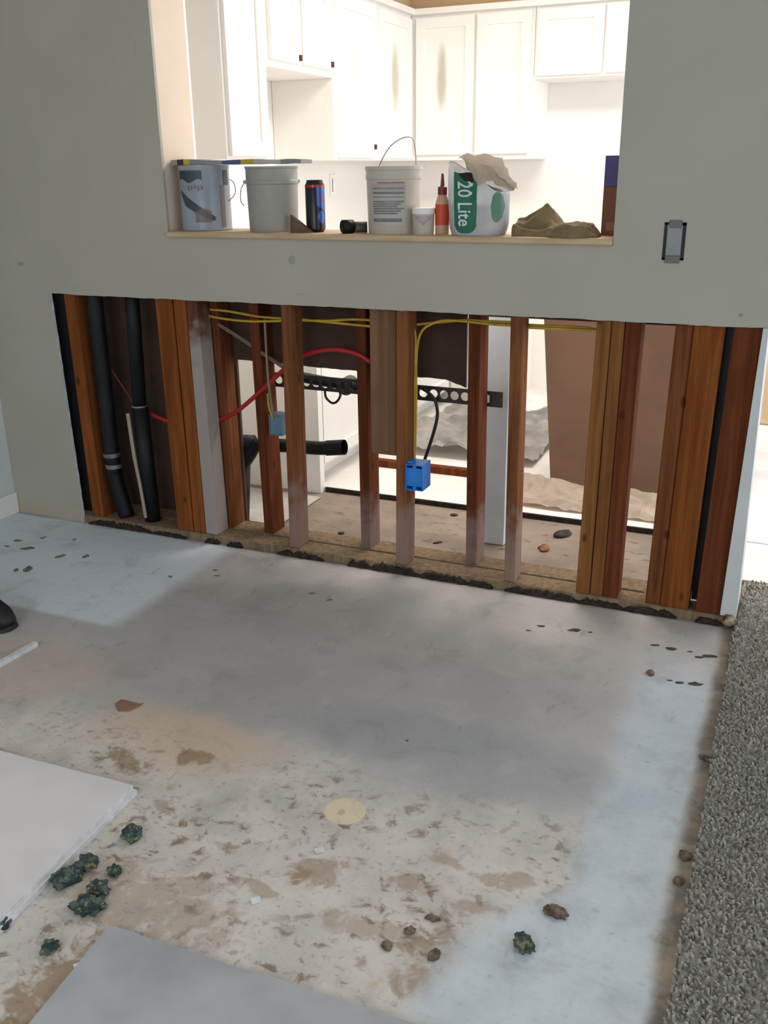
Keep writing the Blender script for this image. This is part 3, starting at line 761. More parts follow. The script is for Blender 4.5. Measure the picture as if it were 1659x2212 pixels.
for i, (px, py, r, asp, lab) in enumerate(((737, 1152, .012, 1.1, 'square black fragment left of the dusty rear stud'), (980, 1113, .013, 1.2, 'grey fragment by the foot of the white post'), (945, 1172, .008, 2.4, 'sliver of wood right of the blue box stud'),
                                      (1215, 1155, .028, 1.6, 'large dark debris flake on the kitchen floor'), (1175, 1185, .02, 1.7, 'curled rusty flake on the kitchen floor'))):
    chunk('floor_debris', on_z(px, py, 0), r, M_BIT if i != 4 else plain('rusty_bit', srgb(150, 96, 54), srgb(90, 58, 36), .9, 40), lab, 'debris', None, .25, i * 3.1, 2, .4, 2.2, asp, .4 * i)
# tan box seen past the wall end
tag(box('low_wooden_chest', -.12, .5, 2.45, 2.9, .0185, .62, plain('tan_chest', srgb(206, 176, 140), None, .7, 4), None, .01), 'tan wooden chest at the far kitchen wall past the wall end', 'chest')

# ------------------------------------------------------------------ things on the sill
ZB = 1.1132
def cyl_from_px(pxl, pxr, pym, y):      # centre x and radius of an upright cylinder whose outline spans the two pixels
    a, b2 = on_y(pxl, pym, y), on_y(pxr, pym, y)
    d = ((a + b2) / 2 - CAMP); d.z = 0
    t = Vector((b2.x - a.x, 0, 0))
    perp = abs(t.x * d.normalized().y)
    return (a.x + b2.x) / 2, perp / 2
def top_z(px, py, y): return on_y(px, py, y).z
M_TIN = plain('paint_can_label', srgb(160, 166, 173), srgb(146, 152, 160), .35, 6)
M_INK = plain('dark_print', srgb(70, 76, 84), srgb(54, 58, 66), .5, 20)
M_INK2 = plain('grey_print', srgb(128, 118, 112), None, .5, 20)
M_STEEL = plain('can_steel', srgb(170, 172, 174), None, .3, 10, .8)
# 1 paint can
yc = .10; cx, R = cyl_from_px(390, 500, 430, yc); h = top_z(445, 357, yc) - ZB
pc = tag(empty('paint_can', (cx, yc, ZB)), 'metal paint can with dark printed swoosh at the left end of the sill', 'can')
latheobj('body', (cx, yc, ZB), [(0, 0), (R * .97, 0), (R, .004), (R * .985, .008), (R * .985, h - .014), (R, h - .010), (R, h), (R * .9, h), (R * .88, h - .006), (0, h - .006)], M_TIN, pc)
fa = facing((cx, yc)); RR = R * .985 + .0008
bm = bmesh.new()
strip(bm, (cx, yc, ZB), RR, fa - 1.25, fa - .1, 16, lambda t: h - .016, lambda t: h - .048 + .006 * math.sin(9 * t))
strip(bm, (cx, yc, ZB), RR, fa - 1.2, fa + .35, 24, lambda t: h * (.62 - .42 * t) + .004, lambda t: h * (.62 - .42 * t) - .028 * (1 - t) ** .5 * min(1, 5 * t + .1) - .006)
strip(bm, (cx, yc, ZB), RR, fa + .8, fa + 1.15, 8, lambda t: h - .016, lambda t: h - .062)
finish('dark_print', bm, M_INK, pc)
bm = bmesh.new()
strip(bm, (cx, yc, ZB), RR, fa - .45, fa + .2, 10, lambda t: h * .30 + .01 * math.sin(3 * t), lambda t: h * .14)
strip(bm, (cx, yc, ZB), RR, fa + .62, fa + .85, 8, lambda t: h * .7, lambda t: h * .06)
for k in range(5):
    a0 = fa - .72 + k * .14
    strip(bm, (cx, yc, ZB), RR, a0, a0 + .08, 3, lambda t: h * .70 - .002 * (k % 2), lambda t: h * .62 + .003 * (k % 3))
finish('grey_print', bm, M_INK2, pc)
q = Vector((cx, yc, ZB + h * .78))
side = fa + 1.45
p0 = q + Vector((math.cos(side) * R, math.sin(side) * R, 0))
tubeobj('bail_handle', [p0, p0 + Vector((.016, .0, -.012)), p0 + Vector((.02, -.004, -.045)), p0 + Vector((.004, -.03, -.072))], .0016, M_STEEL, pc, 6, 6)
# 2 grey-white pail
yc = .10; cx, R = cyl_from_px(534, 646, 430, yc); h2 = top_z(590, 359, yc) - ZB
pl = tag(empty('plastic_pail', (cx, yc, ZB)), 'plain grey-white plastic pail between the paint can and the drink can', 'pail')
latheobj('body', (cx, yc, ZB), [(0, 0), (R * .93, 0), (R * .95, .004), (R * .99, h2 * .72), (R * 1.03, h2 * .74), (R * 1.03, h2 * .78), (R, h2 * .8), (R * 1.0, h2 - .008), (R * 1.03, h2 - .006), (R * 1.03, h2), (R * .95, h2), (R * .94, h2 - .006), (0, h2 - .006)],
         plain('pail_plastic', srgb(166, 163, 154), srgb(158, 155, 146), .5, 5), pl)
fa = facing((cx, yc)); s2 = fa - 1.5
p0 = Vector((cx + math.cos(s2) * R * 1.03, yc + math.sin(s2) * R * 1.03, ZB + h2 * .76))
tubeobj('bail_handle', [p0, p0 + Vector((-.014, -.004, -.02)), p0 + Vector((-.008, -.02, -.055)), p0 + Vector((.012, -.035, -.07))], .0016, M_STEEL, pl, 6, 6)
s3 = fa + 1.5
for sgn in (s2, s3):
    latheobj('handle_ear', (cx + math.cos(sgn) * R * 1.02, yc + math.sin(sgn) * R * 1.02, ZB + h2 * .74), [(0, 0), (.007, .001), (.007, .010), (0, .011)], M_STEEL, pl, 12)
# 3 flat pack lying over both
zt = ZB + max(h, h2) + .0005
a, b2 = on_y(388, 350, .09), on_y(662, 350, .09)
fp = tag(empty('flat_pack', ((a.x + b2.x) / 2, .09, zt)), 'flat coloured pack lying across the paint can and the pail', 'pack')
bm = bmesh.new()
NN = 20; prev = None
for i in range(NN + 1):
    t = i / NN; x = a.x + (b2.x - a.x) * t; w = .05 - .012 * t + .006 * nz(t * 6, 2)
    zz = zt + .004 * abs(nz(t * 5, 7))
    th = .016 + .005 * nz(t * 4, 1) - .004 * t
    ring = [bm.verts.new(p) for p in ((x, .09 - w, zz), (x, .09 + w, zz), (x, .09 + w, zz + th), (x, .09 - w, zz + th))]
    if prev:
        for k in range(4): bm.faces.new((prev[k], prev[(k + 1) % 4], ring[(k + 1) % 4], ring[k]))
    else: bm.faces.new(ring)
    prev = ring
bm.faces.new(prev[::-1])
o = finish('wrapper', bm, None, fp, mats=[plain('pack_grey', srgb(150, 146, 146), None, .6, 8), plain('pack_dark', srgb(56, 44, 40), None, .6, 8), plain('pack_yellow', srgb(206, 180, 60), None, .6, 8), plain('pack_blue', srgb(84, 96, 140), None, .6, 8), plain('pack_pale', srgb(214, 204, 196), None, .6, 8)])
for f in o.data.polygons:
    t = (f.center.x - a.x) / (b2.x - a.x)
    f.material_index = 1 if .03 < t < .10 else 2 if .10 < t < .16 else 0 if t < .4 else 3 if t < .55 else 2 if t < .64 else 4 if t < .85 else 0
# 4 brown wedge
a = on_y(628, 498, .04); tp = on_y(630, 464, .04)
bm = bmesh.new()
hexa(bm, [(a.x, .035, ZB), (a.x + .075, .03, ZB), (a.x + .075, .06, ZB), (a.x, .065, ZB), (a.x - .002, .045, tp.z), (a.x + .006, .043, tp.z - .002), (a.x + .006, .052, tp.z - .002), (a.x - .002, .054, tp.z)])
tag(finish('wood_shim', bm, plain('dark_brown_wood', srgb(110, 84, 64), srgb(84, 60, 44), .7, 12)), 'small dark brown wooden wedge leaning before the pail', 'wedge')
# 5 drink can
yc = .09; cx, R = cyl_from_px(660, 702, 440, yc); h = top_z(681, 389, yc) - ZB
dk = tag(empty('drink_can', (cx, yc, ZB)), 'tall dark drink can with blue and red print on the sill', 'can')
latheobj('body', (cx, yc, ZB), [(0, .003), (R * .7, .002), (R * .8, 0), (R, .01), (R, h - .016), (R * .82, h - .004), (R * .84, h), (R * .78, h), (R * .76, h - .004), (0, h - .004)], plain('can_dark', srgb(44, 38, 40), srgb(34, 30, 34), .3, 8, .3), dk, 28)
fa = facing((cx, yc)); RR = R + .0006
bm = bmesh.new(); strip(bm, (cx, yc, ZB), RR, fa + .15, fa + 1.2, 12, lambda t: h - .022, lambda t: h * .52 - .02 * t)
strip(bm, (cx, yc, ZB), RR, fa + .2, fa + 1.1, 12, lambda t: h * .30 + .02 * math.sin(3 * t), lambda t: h * .30 - .022 * math.sin(3 * t))
finish('blue_print', bm, plain('can_blue', srgb(60, 92, 170), None, .3, 8, .3), dk)
bm = bmesh.new(); strip(bm, (cx, yc, ZB), RR, fa - 1.4, fa + 1.4, 24, lambda t: h - .014, lambda t: h - .022)
strip(bm, (cx, yc, ZB), RR + .0003, fa + .7, fa + 1.1, 8, lambda t: h * .72 - .01 * t, lambda t: h * .64 - .012 * t)
finish('red_print', bm, plain('can_red', srgb(170, 50, 44), None, .3, 8, .2), dk)
latheobj('top', (cx, yc, ZB + h - .004), [(0, .0015), (R * .72, .0015), (R * .78, .0045)], M_STEEL, dk, 24)
# 6 black fitting lying on its side
a = on_y(752, 491, .06)
bf = tag(empty('pipe_fitting', (a.x + .02, .06, ZB)), 'black pipe fitting lying on the sill left of the big tub', 'fitting')
rr = .0205
tubeobj('socket', [Vector((a.x - .004, .030, ZB + rr)), Vector((a.x + .016, .058, ZB + rr))], rr, M_ABS, bf, 0, 20)
tubeobj('spigot', [Vector((a.x + .008, .056, ZB + rr - .003)), Vector((a.x + .058, .078, ZB + rr - .003))], rr * .83, plain('worn_abs', srgb(104, 94, 84), srgb(60, 56, 52), .6, 30), bf, 0, 20)
# 7 big tub with bail
yc = .09; cx, R = cyl_from_px(790, 913, 430, yc); h = top_z(850, 359, yc) - ZB
M_TUB = plain('tub_plastic', srgb(200, 191, 176), srgb(192, 182, 167), .5, 4)
tb = tag(empty('joint_compound_tub', (cx, yc, ZB)), 'large off-white tub with text label and raised wire handle', 'tub')
prof_r = lambda z: R * (.90 + .06 * z / h)
latheobj('body', (cx, yc, ZB), [(0, 0), (R * .88, 0), (R * .90, .005), (R * .955, h * .80), (R * .985, h * .82), (R * .985, h * .87), (R * .97, h * .88), (R * .97, h - .012), (R, h - .010), (R, h), (R * .93, h), (R * .92, h - .01), (0, h - .01)], M_TUB, tb, 44)
fa = facing((cx, yc)); c3 = (cx, yc, ZB)
pr = lambda z: prof_r(z) + .0012
bm = bmesh.new(); strip(bm, c3, pr, fa - .95, fa + .45, 18, lambda t: h * .74, lambda t: h * .14); finish('label_sheet', bm, plain('label_paper', srgb(192, 186, 176), None, .6, 6), tb)
pr2 = lambda z: prof_r(z) + .0018
bm = bmesh.new()
for zz, hh2 in ((.69, .018), (.63, .03), (.56, .012)): strip(bm, c3, pr2, fa - .85, fa + .38, 14, lambda t: h * zz, lambda t: h * (zz - hh2))
for k in range(6): strip(bm, c3, pr2, fa - .85, fa + .38 - .12 * (k % 3), 14, lambda t: h * (.50 - .035 * k), lambda t: h * (.478 - .035 * k))
strip(bm, c3, pr2, fa - .85, fa + .3, 14, lambda t: h * .24, lambda t: h * .19)
finish('print_lines', bm, plain('label_grey_ink', srgb(128, 130, 128), srgb(112, 114, 114), .6, 40), tb)
bm = bmesh.new(); strip(bm, c3, pr2, fa - .6, fa + .4, 14, lambda t: h * .775, lambda t: h * .75); finish('red_line', bm, plain('label_red', srgb(190, 120, 106), None, .6, 30), tb)
z0 = ZB + h * .86; aL = on_y(818, 380, .04)
hp = [on_y(812, 385, .02), on_y(822, 352, .03), on_y(842, 318, .06), on_y(868, 299, .09), on_y(890, 298, .12), on_y(897, 322, .14), on_y(899, 356, .16)]
tubeobj('bail_handle', hp, .0018, M_STEEL, tb, 8, 8)
tubeobj('handle_lug', [on_y(812, 362, .012), on_y(812, 388, .012)], .004, M_TUB, tb, 0, 8)
# 8 small tub
yc = .055; cx, R = cyl_from_px(890, 940, 480, yc); h = top_z(915, 449, yc) - ZB
sm = tag(empty('small_tub', (cx, yc, ZB)), 'small white tub with faded red mark beside the big tub', 'tub')
latheobj('body', (cx, yc, ZB), [(0, 0), (R * .88, 0), (R * .9, .003), (R * .96, h * .78)], M_TUB, sm, 28)
latheobj('lid', (cx, yc, ZB), [(R * .96, h * .78), (R, h * .78), (R, h - .002), (R * .96, h), (0, h)], M_CAB, sm, 28)
fa = facing((cx, yc))
bm = bmesh.new(); pr3 = lambda z: R * (.90 + .077 * z / h) + .0008
strip(bm, (cx, yc, ZB), pr3, fa - .8, fa + .7, 14, lambda t: h * .70, lambda t: h * (.60 - .26 * (1 - abs(2 * t - 1)) ** 1.2)); finish('printed_mark', bm, plain('faded_red', srgb(170, 146, 144), srgb(186, 170, 168), .6, 40), sm)
# 9 orange bottle
yc = .075; cx, R = cyl_from_px(941, 964, 470, yc); R = .021; cx += .004; h = top_z(953, 404, yc) - ZB
ob = tag(empty('glue_bottle', (cx, yc, ZB)), 'orange glue bottle with red cap beside the bag', 'bottle')
latheobj('body', (cx, yc, ZB), [(0, 0), (R * .95, 0), (R, .004), (R, h * .66), (R * .62, h * .84), (R * .55, h * .86), (0, h * .86)], plain('bottle_pale', srgb(214, 176, 140), srgb(204, 164, 128), .35, 6), ob, 24)
latheobj('label_wrap', (cx, yc, ZB), [(R + .0006, h * .2), (R + .0006, h * .64)], plain('label_orange', srgb(220, 84, 44), srgb(206, 72, 40), .5, 10), ob, 24)
latheobj('cap', (cx, yc, ZB + h * .84), [(0, .0), (R * .68, .0), (R * .66, h * .16), (R * .3, h * .18), (R * .16, h * .44), (0, h * .45)], plain('cap_red', srgb(128, 40, 34), None, .45, 6), ob, 20)
# 10 compound bag
byc = .085
a, b2 = on_y(964, 460, byc - .05), on_y(1092, 460, byc - .02)
bcx = (a.x + b2.x) / 2; ba = (b2.x - a.x) / 2; bb_ = .072; bh = top_z(985, 345, byc - .04) - ZB
bag = tag(empty('plaster_bag', (bcx, byc, ZB)), 'half-used white plaster bag with green stripe and torn open top', 'bag')
def bag_pt(s, v, front=True, off=0.0):
    z = v * bh
    sc = 1 - .10 * (1 - min(1, v * 6)) ** 2 + .035 * math.sin(v * 3.1) - .12 * max(0, v - .55) ** 1.2
    e = (1 - min(1, abs(s)) ** 3.2) ** (1 / 2.2)
    y = (-1 if front else 1) * bb_ * e * (1 - .35 * max(0, v - .45))
    wr = .0035 * nz(s * 4, v * 6, 3 if front else 9) + .0022 * nz(s * 10, v * 13, 1)
    return Vector((bcx + ba * s * sc - .012 * v * v * (s < .0), byc + y + (-off if front else off) + wr * (1 if e > .2 else .3), ZB + z))
def bag_top(s, front):                    # rim height falls from left to right
    t = (s + 1) / 2
    base = .99 - .40 * t - .05 * math.sin(t * 9)
    return base - (.02 * math.exp(-((s + .35) / .3) ** 2) if front else -.02)
bm = bmesh.new(); NSG, NVV = 26, 26
ring_s = [(-1 + 2 * i / NSG, True) for i in range(NSG + 1)] + [(1 - 2 * i / NSG, False) for i in range(1, NSG)]
g = []
for j in range(NVV + 1):
    g.append([bm.verts.new(bag_pt(s, j / NVV * bag_top(s, fr), fr)) for s, fr in ring_s])
nr = len(ring_s)
for j in range(NVV):
    for k in range(nr): bm.faces.new((g[j][k], g[j][(k + 1) % nr], g[j + 1][(k + 1) % nr], g[j + 1][k]))
bm.faces.new(g[0][::-1])
bmesh.ops.solidify(bm, geom=bm.faces[:], thickness=.0012)
M_BAG = plain('bag_paper', srgb(232, 231, 230), srgb(220, 220, 222), .7, 6)
o = finish('sack', bm, M_BAG, bag, True)
def patch(name, s0, s1, vb, vt, mat, off, n=14, mm=16):
    def fn(u, v):
        s = s0 + (s1 - s0) * u
        lo, hi = vb(u), vt(u, s)
        return bag_pt(s, lo + (hi - lo) * v, True, off)
    return sheet(name, fn, n, mm, mat, bag)
M_GREEN = plain('bag_green', srgb(28, 112, 84), srgb(20, 98, 74), .6, 8)
S0, S1 = -.62, .16
patch('green_stripe', S0, S1, lambda u: .035 + .10 * (2 * u - 1) ** 4, lambda u, s: bag_top(s, True) - .004, M_GREEN, .0016)
patch('green_oval', .62, .97, lambda u: .38 - .20 * (1 - (2 * u - 1) ** 2) ** .5, lambda u, s: .40 + .18 * (1 - (2 * u - 1) ** 2) ** .5, plain('bag_green_dull', srgb(110, 150, 128), srgb(90, 134, 110), .6, 8), .0016, 8, 8)
patch('fold_shade', -.50, .02, lambda u: .84 - .13 * u - .04 * math.sin(3 * u), lambda u, s: bag_top(s, True) - .006, plain('bag_fold_shade', srgb(44, 40, 38), srgb(30, 40, 36), .9, 16), .0030)  # dark patch paints the shade of the open fold onto the bag front
# lettering running down the stripe
cu = bpy.data.curves.new('lettering', 'FONT'); cu.body = '20 Lite'; cu.size = 1.0; cu.offset = .012; cu.resolution_u = 3
to = bpy.data.objects.new('lettering_tmp', cu); COL.objects.link(to)
bpy.context.view_layer.update()
me = bpy.data.meshes.new_from_object(to.evaluated_get(bpy.context.evaluated_depsgraph_get()))
bpy.data.objects.remove(to)
bm = bmesh.new(); bm.from_mesh(me); bpy.data.meshes.remove(me)
bmesh.ops.triangulate(bm, faces=bm.faces[:]); bmesh.ops.subdivide_edges(bm, edges=bm.edges[:], cuts=1)
xs = [v.co.x for v in bm.verts]; ys = [v.co.y for v in bm.verts]
x0, x1, y0, y1 = min(xs), max(xs), min(ys), max(ys)
for v in bm.verts:
    tt = (v.co.x - x0) / (x1 - x0); ww = (v.co.y - y0) / (y1 - y0)
    v.co = bag_pt(S0 + (S1 - S0) * (.20 + .62 * ww), .72 - .59 * tt, True, .0036)
finish('lettering', bm, plain('letter_white', srgb(226, 230, 226), None, .6, 6), bag)
# torn paper flap of the bag
M_FLAP = plain('bag_inner_paper', srgb(224, 208, 190), srgb(206, 188, 168), .8, 7)
fl_t = [on_y(992, 340, .04), on_y(1004, 333, .06), on_y(1045, 333, .10), on_y(1085, 345, .10), on_y(1096, 372, .07), on_y(1119, 408, .06)]
fl_b = [on_y(1012, 352, .012), on_y(1022, 384, .006), on_y(1034, 398, .006), on_y(1052, 392, .010), on_y(1080, 402, .016), on_y(1112, 411, .03)]
tt_, bb2 = spline(fl_t, 8), spline(fl_b, 8)
def flap(u, v):
    i = u * (len(tt_) - 1); k = min(int(i), len(tt_) - 2); f = i - k
    p = tt_[k].lerp(tt_[k + 1], f); q = bb2[k].lerp(bb2[k + 1], f)
    r = p.lerp(q, v)
    bul = math.sin(math.pi * v)
    r += Vector((0, -.012 * bul, .006 * bul)) + Vector((.004, .010, .005)) * nz(u * 7, v * 5, 2) + Vector((0, .012, .007)) * nz(u * 11, v * 7, 6)
    return r
sheet('torn_flap', flap, 22, 8, M_FLAP, bag, .001, False)
def inner(u, v):
    a_ = bag_pt(-.9 + 1.5 * u, .55, True, -.03); b_ = bag_pt(-.8 + 1.5 * u, .78 - .2 * u, False, -.02)
    return a_.lerp(b_, v) + Vector((0, 0, .004 * nz(u * 9, v * 9)))
sheet('bag_interior_shade', inner, 10, 6, plain('bag_dark', srgb(52, 48, 46), None, .9, 20), bag)  # dark sheet carries the shade inside the open bag
# 11 olive rag
a, b2 = on_y(1112, 480, .06), on_y(1297, 480, .06)
def lin(u, *kp):
    for (u0, h0), (u1, h1) in zip(kp, kp[1:]):
        if u <= u1: return h0 + (h1 - h0) * (u - u0) / (u1 - u0)
    return kp[-1][1]
def rag_h(u, v):
    back = lin(u, (0, .046), (.10, .050), (.34, .088), (.40, .075), (.52, .034), (.9, .036), (1, .006))
    frnt = lin(u, (0, .034), (.12, .020), (.30, .014), (.44, .026), (.60, .034), (.85, .030), (1, .004))
    k = lin(v, (0, 0), (.25, .0), (.7, 1), (1, .85))
    h = frnt * min(1, 7 * v + .1) * (1 - k) + back * k
    h += .006 * nz(u * 7, v * 6, 3) + .0035 * nz(u * 18, v * 13, 7)
    return ZB + .001 + max(.0, h) * min(1, 14 * (1 - v) + .15) * min(1, 30 * u + .7)
def rag(u, v):
    x = a.x + (b2.x - a.x) * u
    y0 = lin(u, (0, .03), (.4, .02), (.5, -.008), (.75, -.012), (1, .02)); y1 = lin(u, (0, .11), (.33, .14), (.6, .13), (1, .09))
    return Vector((x + .006 * nz(u * 4, v * 4, 2), y0 + (y1 - y0) * v, rag_h(u, v)))
M_RAG = plain('olive_cloth', srgb(142, 122, 88), srgb(116, 98, 68), .95, 14, bumps=.3)
rg = sheet('work_glove_rag', rag, 60, 30, M_RAG, None, .0, True)
bm = bmesh.new(); bm.from_mesh(rg.data)
ex = bmesh.ops.extrude_edge_only(bm, edges=[e for e in bm.edges if e.is_boundary])
for v in [v for v in ex['geom'] if isinstance(v, bmesh.types.BMVert)]: v.co.z = ZB + .0004
bm.to_mesh(rg.data); bm.free(); rg.name = 'work_rag'
tag(rg, 'crumpled olive-brown rag lying on the sill', 'rag')
# 12 tall box at the right jamb
yc = .13; a = on_y(1303, 420, yc); h = top_z(1318, 336, yc) - ZB
xb = min(a.x + .06, OPR - .003)
bt = tag(empty('tall_carton', ((a.x + xb) / 2, yc, ZB)), 'narrow brown carton with dark blue top against the right jamb', 'carton')
box('body', a.x, xb, yc, yc + .05, ZB, ZB + h * .62, plain('carton_brown', srgb(116, 66, 28), srgb(98, 54, 24), .6, 8), bt, .001)
box('blue_top', a.x, xb, yc, yc + .05, ZB + h * .62, ZB + h, plain('carton_blue', srgb(62, 56, 120), srgb(52, 46, 104), .5, 8), bt, .001)
box('pale_label', a.x + .014, xb - .006, yc - .0008, yc, ZB + h * .06, ZB + h * .17, plain('carton_label', srgb(140, 96, 60), None, .6, 8), bt)

# ------------------------------------------------------------------ floor things
M_BRD = plain('board_face', srgb(221, 216, 214), srgb(213, 208, 206), .8, 5)
M_BRDG = plain('board_grey_face', srgb(154, 155, 158), srgb(174, 175, 177), .8, 4)
def slab(name, poly, z0, z1, mat, label, cat, edge=M_GYP):
    bm = bmesh.new()
    lo = [bm.verts.new((x, y, z0)) for x, y in poly]; hi = [bm.verts.new((x, y, z1)) for x, y in poly]
    n = len(poly)
    bm.faces.new(hi); bm.faces.new(lo[::-1])
    for k in range(n): bm.faces.new((lo[k], lo[(k + 1) % n], hi[(k + 1) % n], hi[k]))
    o = finish(name, bm, None, None, mats=[mat, edge])
    for f in o.data.polygons: f.material_index = 0 if abs(f.normal.z) > .5 else 1
    return tag(o, label, cat)
c = on_z(287, 1697, .024); d = on_z(0, 1985, .024); e0 = on_z(0, 1622, .024)
def jag(p, q, n, amp, seed):
    out = []
    for i in range(n):
        t = i / n; x = p[0] + (q[0] - p[0]) * t; y = p[1] + (q[1] - p[1]) * t
        out.append((x + amp * nz(t * 9, seed), y + amp * nz(t * 9, seed + 4)))
    return out
dx, dy = (d.x - c.x) / (d.y - c.y), 0
far = (d.x + (d.x - c.x) * .9, d.y + (d.y - c.y) * .9)
le = (e0.x - .6, e0.y - (c.y - e0.y) * .6 / (c.x - e0.x) * 1.0)
slab('drywall_sheet', [(c.x, c.y)] + jag((c.x, c.y), le, 14, .003, 1)[1:] + [le, (le[0], far[1]), far], .013, .025, M_BRD, 'white drywall sheet lying at the left, upper of two', 'drywall')
slab('drywall_sheet', [(c.x + .006, c.y + .004), (le[0], le[1] + .002), (le[0], far[1]), (far[0] + .006, far[1])], .0003, .0128, M_BRD, 'white drywall sheet under the left one, showing only its edge', 'drywall')
c = on_z(236, 1999, .012); r0 = on_z(830, 2190, .012); l0 = on_z(62, 2212, .012)
def ext(p, q, k): return (p.x + (q.x - p.x) * k, p.y + (q.y - p.y) * k)
rr_ = ext(c, r0, 1.25); ll = ext(c, l0, 2.2)
slab('drywall_sheet', [(c.x, c.y)] + [ll, (rr_[0], ll[1]), rr_] + jag(rr_, (c.x, c.y), 16, .004, 3)[1:], .0003, .0125, M_BRDG, 'grey-faced drywall sheet lying at the bottom of the picture', 'drywall', plain('grey_edge', srgb(190, 180, 168), srgb(150, 130, 104), .9, 20))
# white stick
s0, s1 = on_z(2, 1432, .008), on_z(78, 1390, .008)
dirv = (s1 - s0); dirv.z = 0; s00 = s0 - dirv * 2.2
bm = bmesh.new(); nrm = Vector((dirv.y, -dirv.x, 0)).normalized() * .008
hexa(bm, [s00 - nrm + Vector((0, 0, -.0075)), s00 + nrm + Vector((0, 0, -.0075)), s1 + nrm + Vector((0, 0, -.0075)), s1 - nrm + Vector((0, 0, -.0075)),
          s00 - nrm + Vector((0, 0, .006)), s00 + nrm + Vector((0, 0, .006)), s1 + nrm + Vector((0, 0, .006)), s1 - nrm + Vector((0, 0, .006))])
tag(finish('white_trim_stick', bm, M_GYP), 'white trim stick lying on the floor at the left edge', 'stick')
# shoe toe at the left edge
sp0 = on_z(45, 1350, 0)
sh = tag(empty('shoe', (sp0.x - .14, sp0.y, 0)), 'black shoe toe entering from the left edge', 'shoe')
def shoe_loft(bm, z0f, prof):
    rings = []
    for (t, hw, zt) in prof:
        x = sp0.x - t; y = sp0.y - .035
        n = 16; ring = []
        for k in range(n):
            an = 2 * math.pi * k / n
            zz = z0f + (zt - z0f) * max(0, math.sin(an)) ** .7 if math.sin(an) > 0 else z0f
            ring.append(bm.verts.new((x, y + hw * math.copysign(abs(math.cos(an)) ** .8, math.cos(an)), zz)))
        rings.append(ring)
    for r0_, r1_ in zip(rings, rings[1:]):
        for k in range(len(r0_)): bm.faces.new((r0_[k], r0_[(k + 1) % 16], r1_[(k + 1) % 16], r1_[k]))
    bm.faces.new(rings[0][::-1]); bm.faces.new(rings[-1])
bm = bmesh.new(); shoe_loft(bm, .016, [(.0, .014, .03), (.006, .028, .046), (.03, .043, .068), (.07, .048, .09), (.12, .047, .108), (.17, .043, .118), (.24, .040, .12), (.275, .03, .10), (.285, .015, .06)])
finish('upper', bm, M_BLACK, sh, True)
bm = bmesh.new(); shoe_loft(bm, .0004, [(-.004, .012, .016), (.004, .03, .0165), (.03, .045, .0165), (.09, .05, .0165), (.18, .043, .0165), (.27, .036, .0165), (.289, .02, .0165)])
finish('sole', bm, plain('sole_rubber', srgb(44, 44, 46), None, .7, 10), sh)
ring = []
for k in range(21):
    an = 2 * math.pi * k / 20
    ring.append(Vector((sp0.x - .215 + .058 * math.cos(an), sp0.y - .035 + .030 * math.sin(an), .1165 + .006 * math.cos(an + 3.1))))
tubeobj('collar', ring, .007, M_BLACK, sh, 0, 8)
bm = bmesh.new(); vs = [bm.verts.new(p + Vector((0, 0, .003))) for p in ring[:-1]]; bm.faces.new(vs)
finish('insole', bm, plain('shoe_inside', srgb(70, 70, 72), None, .9, 10), sh)
for k in range(4):
    t_ = .085 + .022 * k; zt_ = .098 + .0075 * k
    tubeobj('lace', [Vector((sp0.x - t_, sp0.y - .035 - .024, zt_ - .008)), Vector((sp0.x - t_ - .004, sp0.y - .035, zt_ + .003)), Vector((sp0.x - t_, sp0.y - .035 + .024, zt_ - .008))], .0026, plain('lace_grey', srgb(88, 88, 90), None, .8, 20), sh, 6, 6)
# mouldy clumps
def clump_material():
    mt, nt, b = newmat('mouldy_debris')
    b.inputs['Roughness'].default_value = .8
    tc = nt.nodes.new('ShaderNodeTexCoord').outputs['Object']
    n1 = noisen(nt, tc, 55, 3); n2 = noisen(nt, tc, 90, 3)
    col = mixn(nt, ramp(nt, n1, .42, .6), srgb(34, 54, 58), srgb(82, 98, 86))
    col = mixn(nt, ramp(nt, n2, .56, .66, 0, .8), col, srgb(150, 132, 72))
    nt.links.new(col, b.inputs['Base Color']); bump(nt, b, n1, .6, .004)
    return mt
M_MOULD = clump_material()
GC = [(285, 1808, .021, 'mouldy green clump nearest the corner of the left drywall sheet'), (190, 1872, .020, 'dark mouldy clump just above the wide olive one'), (146, 1903, .024, 'wide olive mouldy clump beside the left drywall sheet edge'),
      (248, 1887, .014, 'small brownish clump right of the paired mouldy clumps'), (212, 1930, .021, 'upper of two touching green clumps'), (190, 1965, .024, 'lower of two touching green clumps'),
      (6, 2003, .015, 'teal clump cut by the left picture edge'), (110, 2052, .015, 'lone teal clump above the bottom left stain'), (1130, 2045, .018, 'dark green clump at the edge of the pale strip')]
for i, (px, py, r, lab) in enumerate(GC):
    chunk('mouldy_clump', on_z(px, py, 0), r * .9, M_MOULD, lab, 'debris', 'mouldy clumps on the floor', .68, 11.3 * i + 2, 4, .5, 2.1, 1.1 + .12 * (i % 3), .7 * i)
M_CRUMB = plain('brown_crumb', srgb(132, 110, 90), srgb(82, 70, 60), .95, 60)
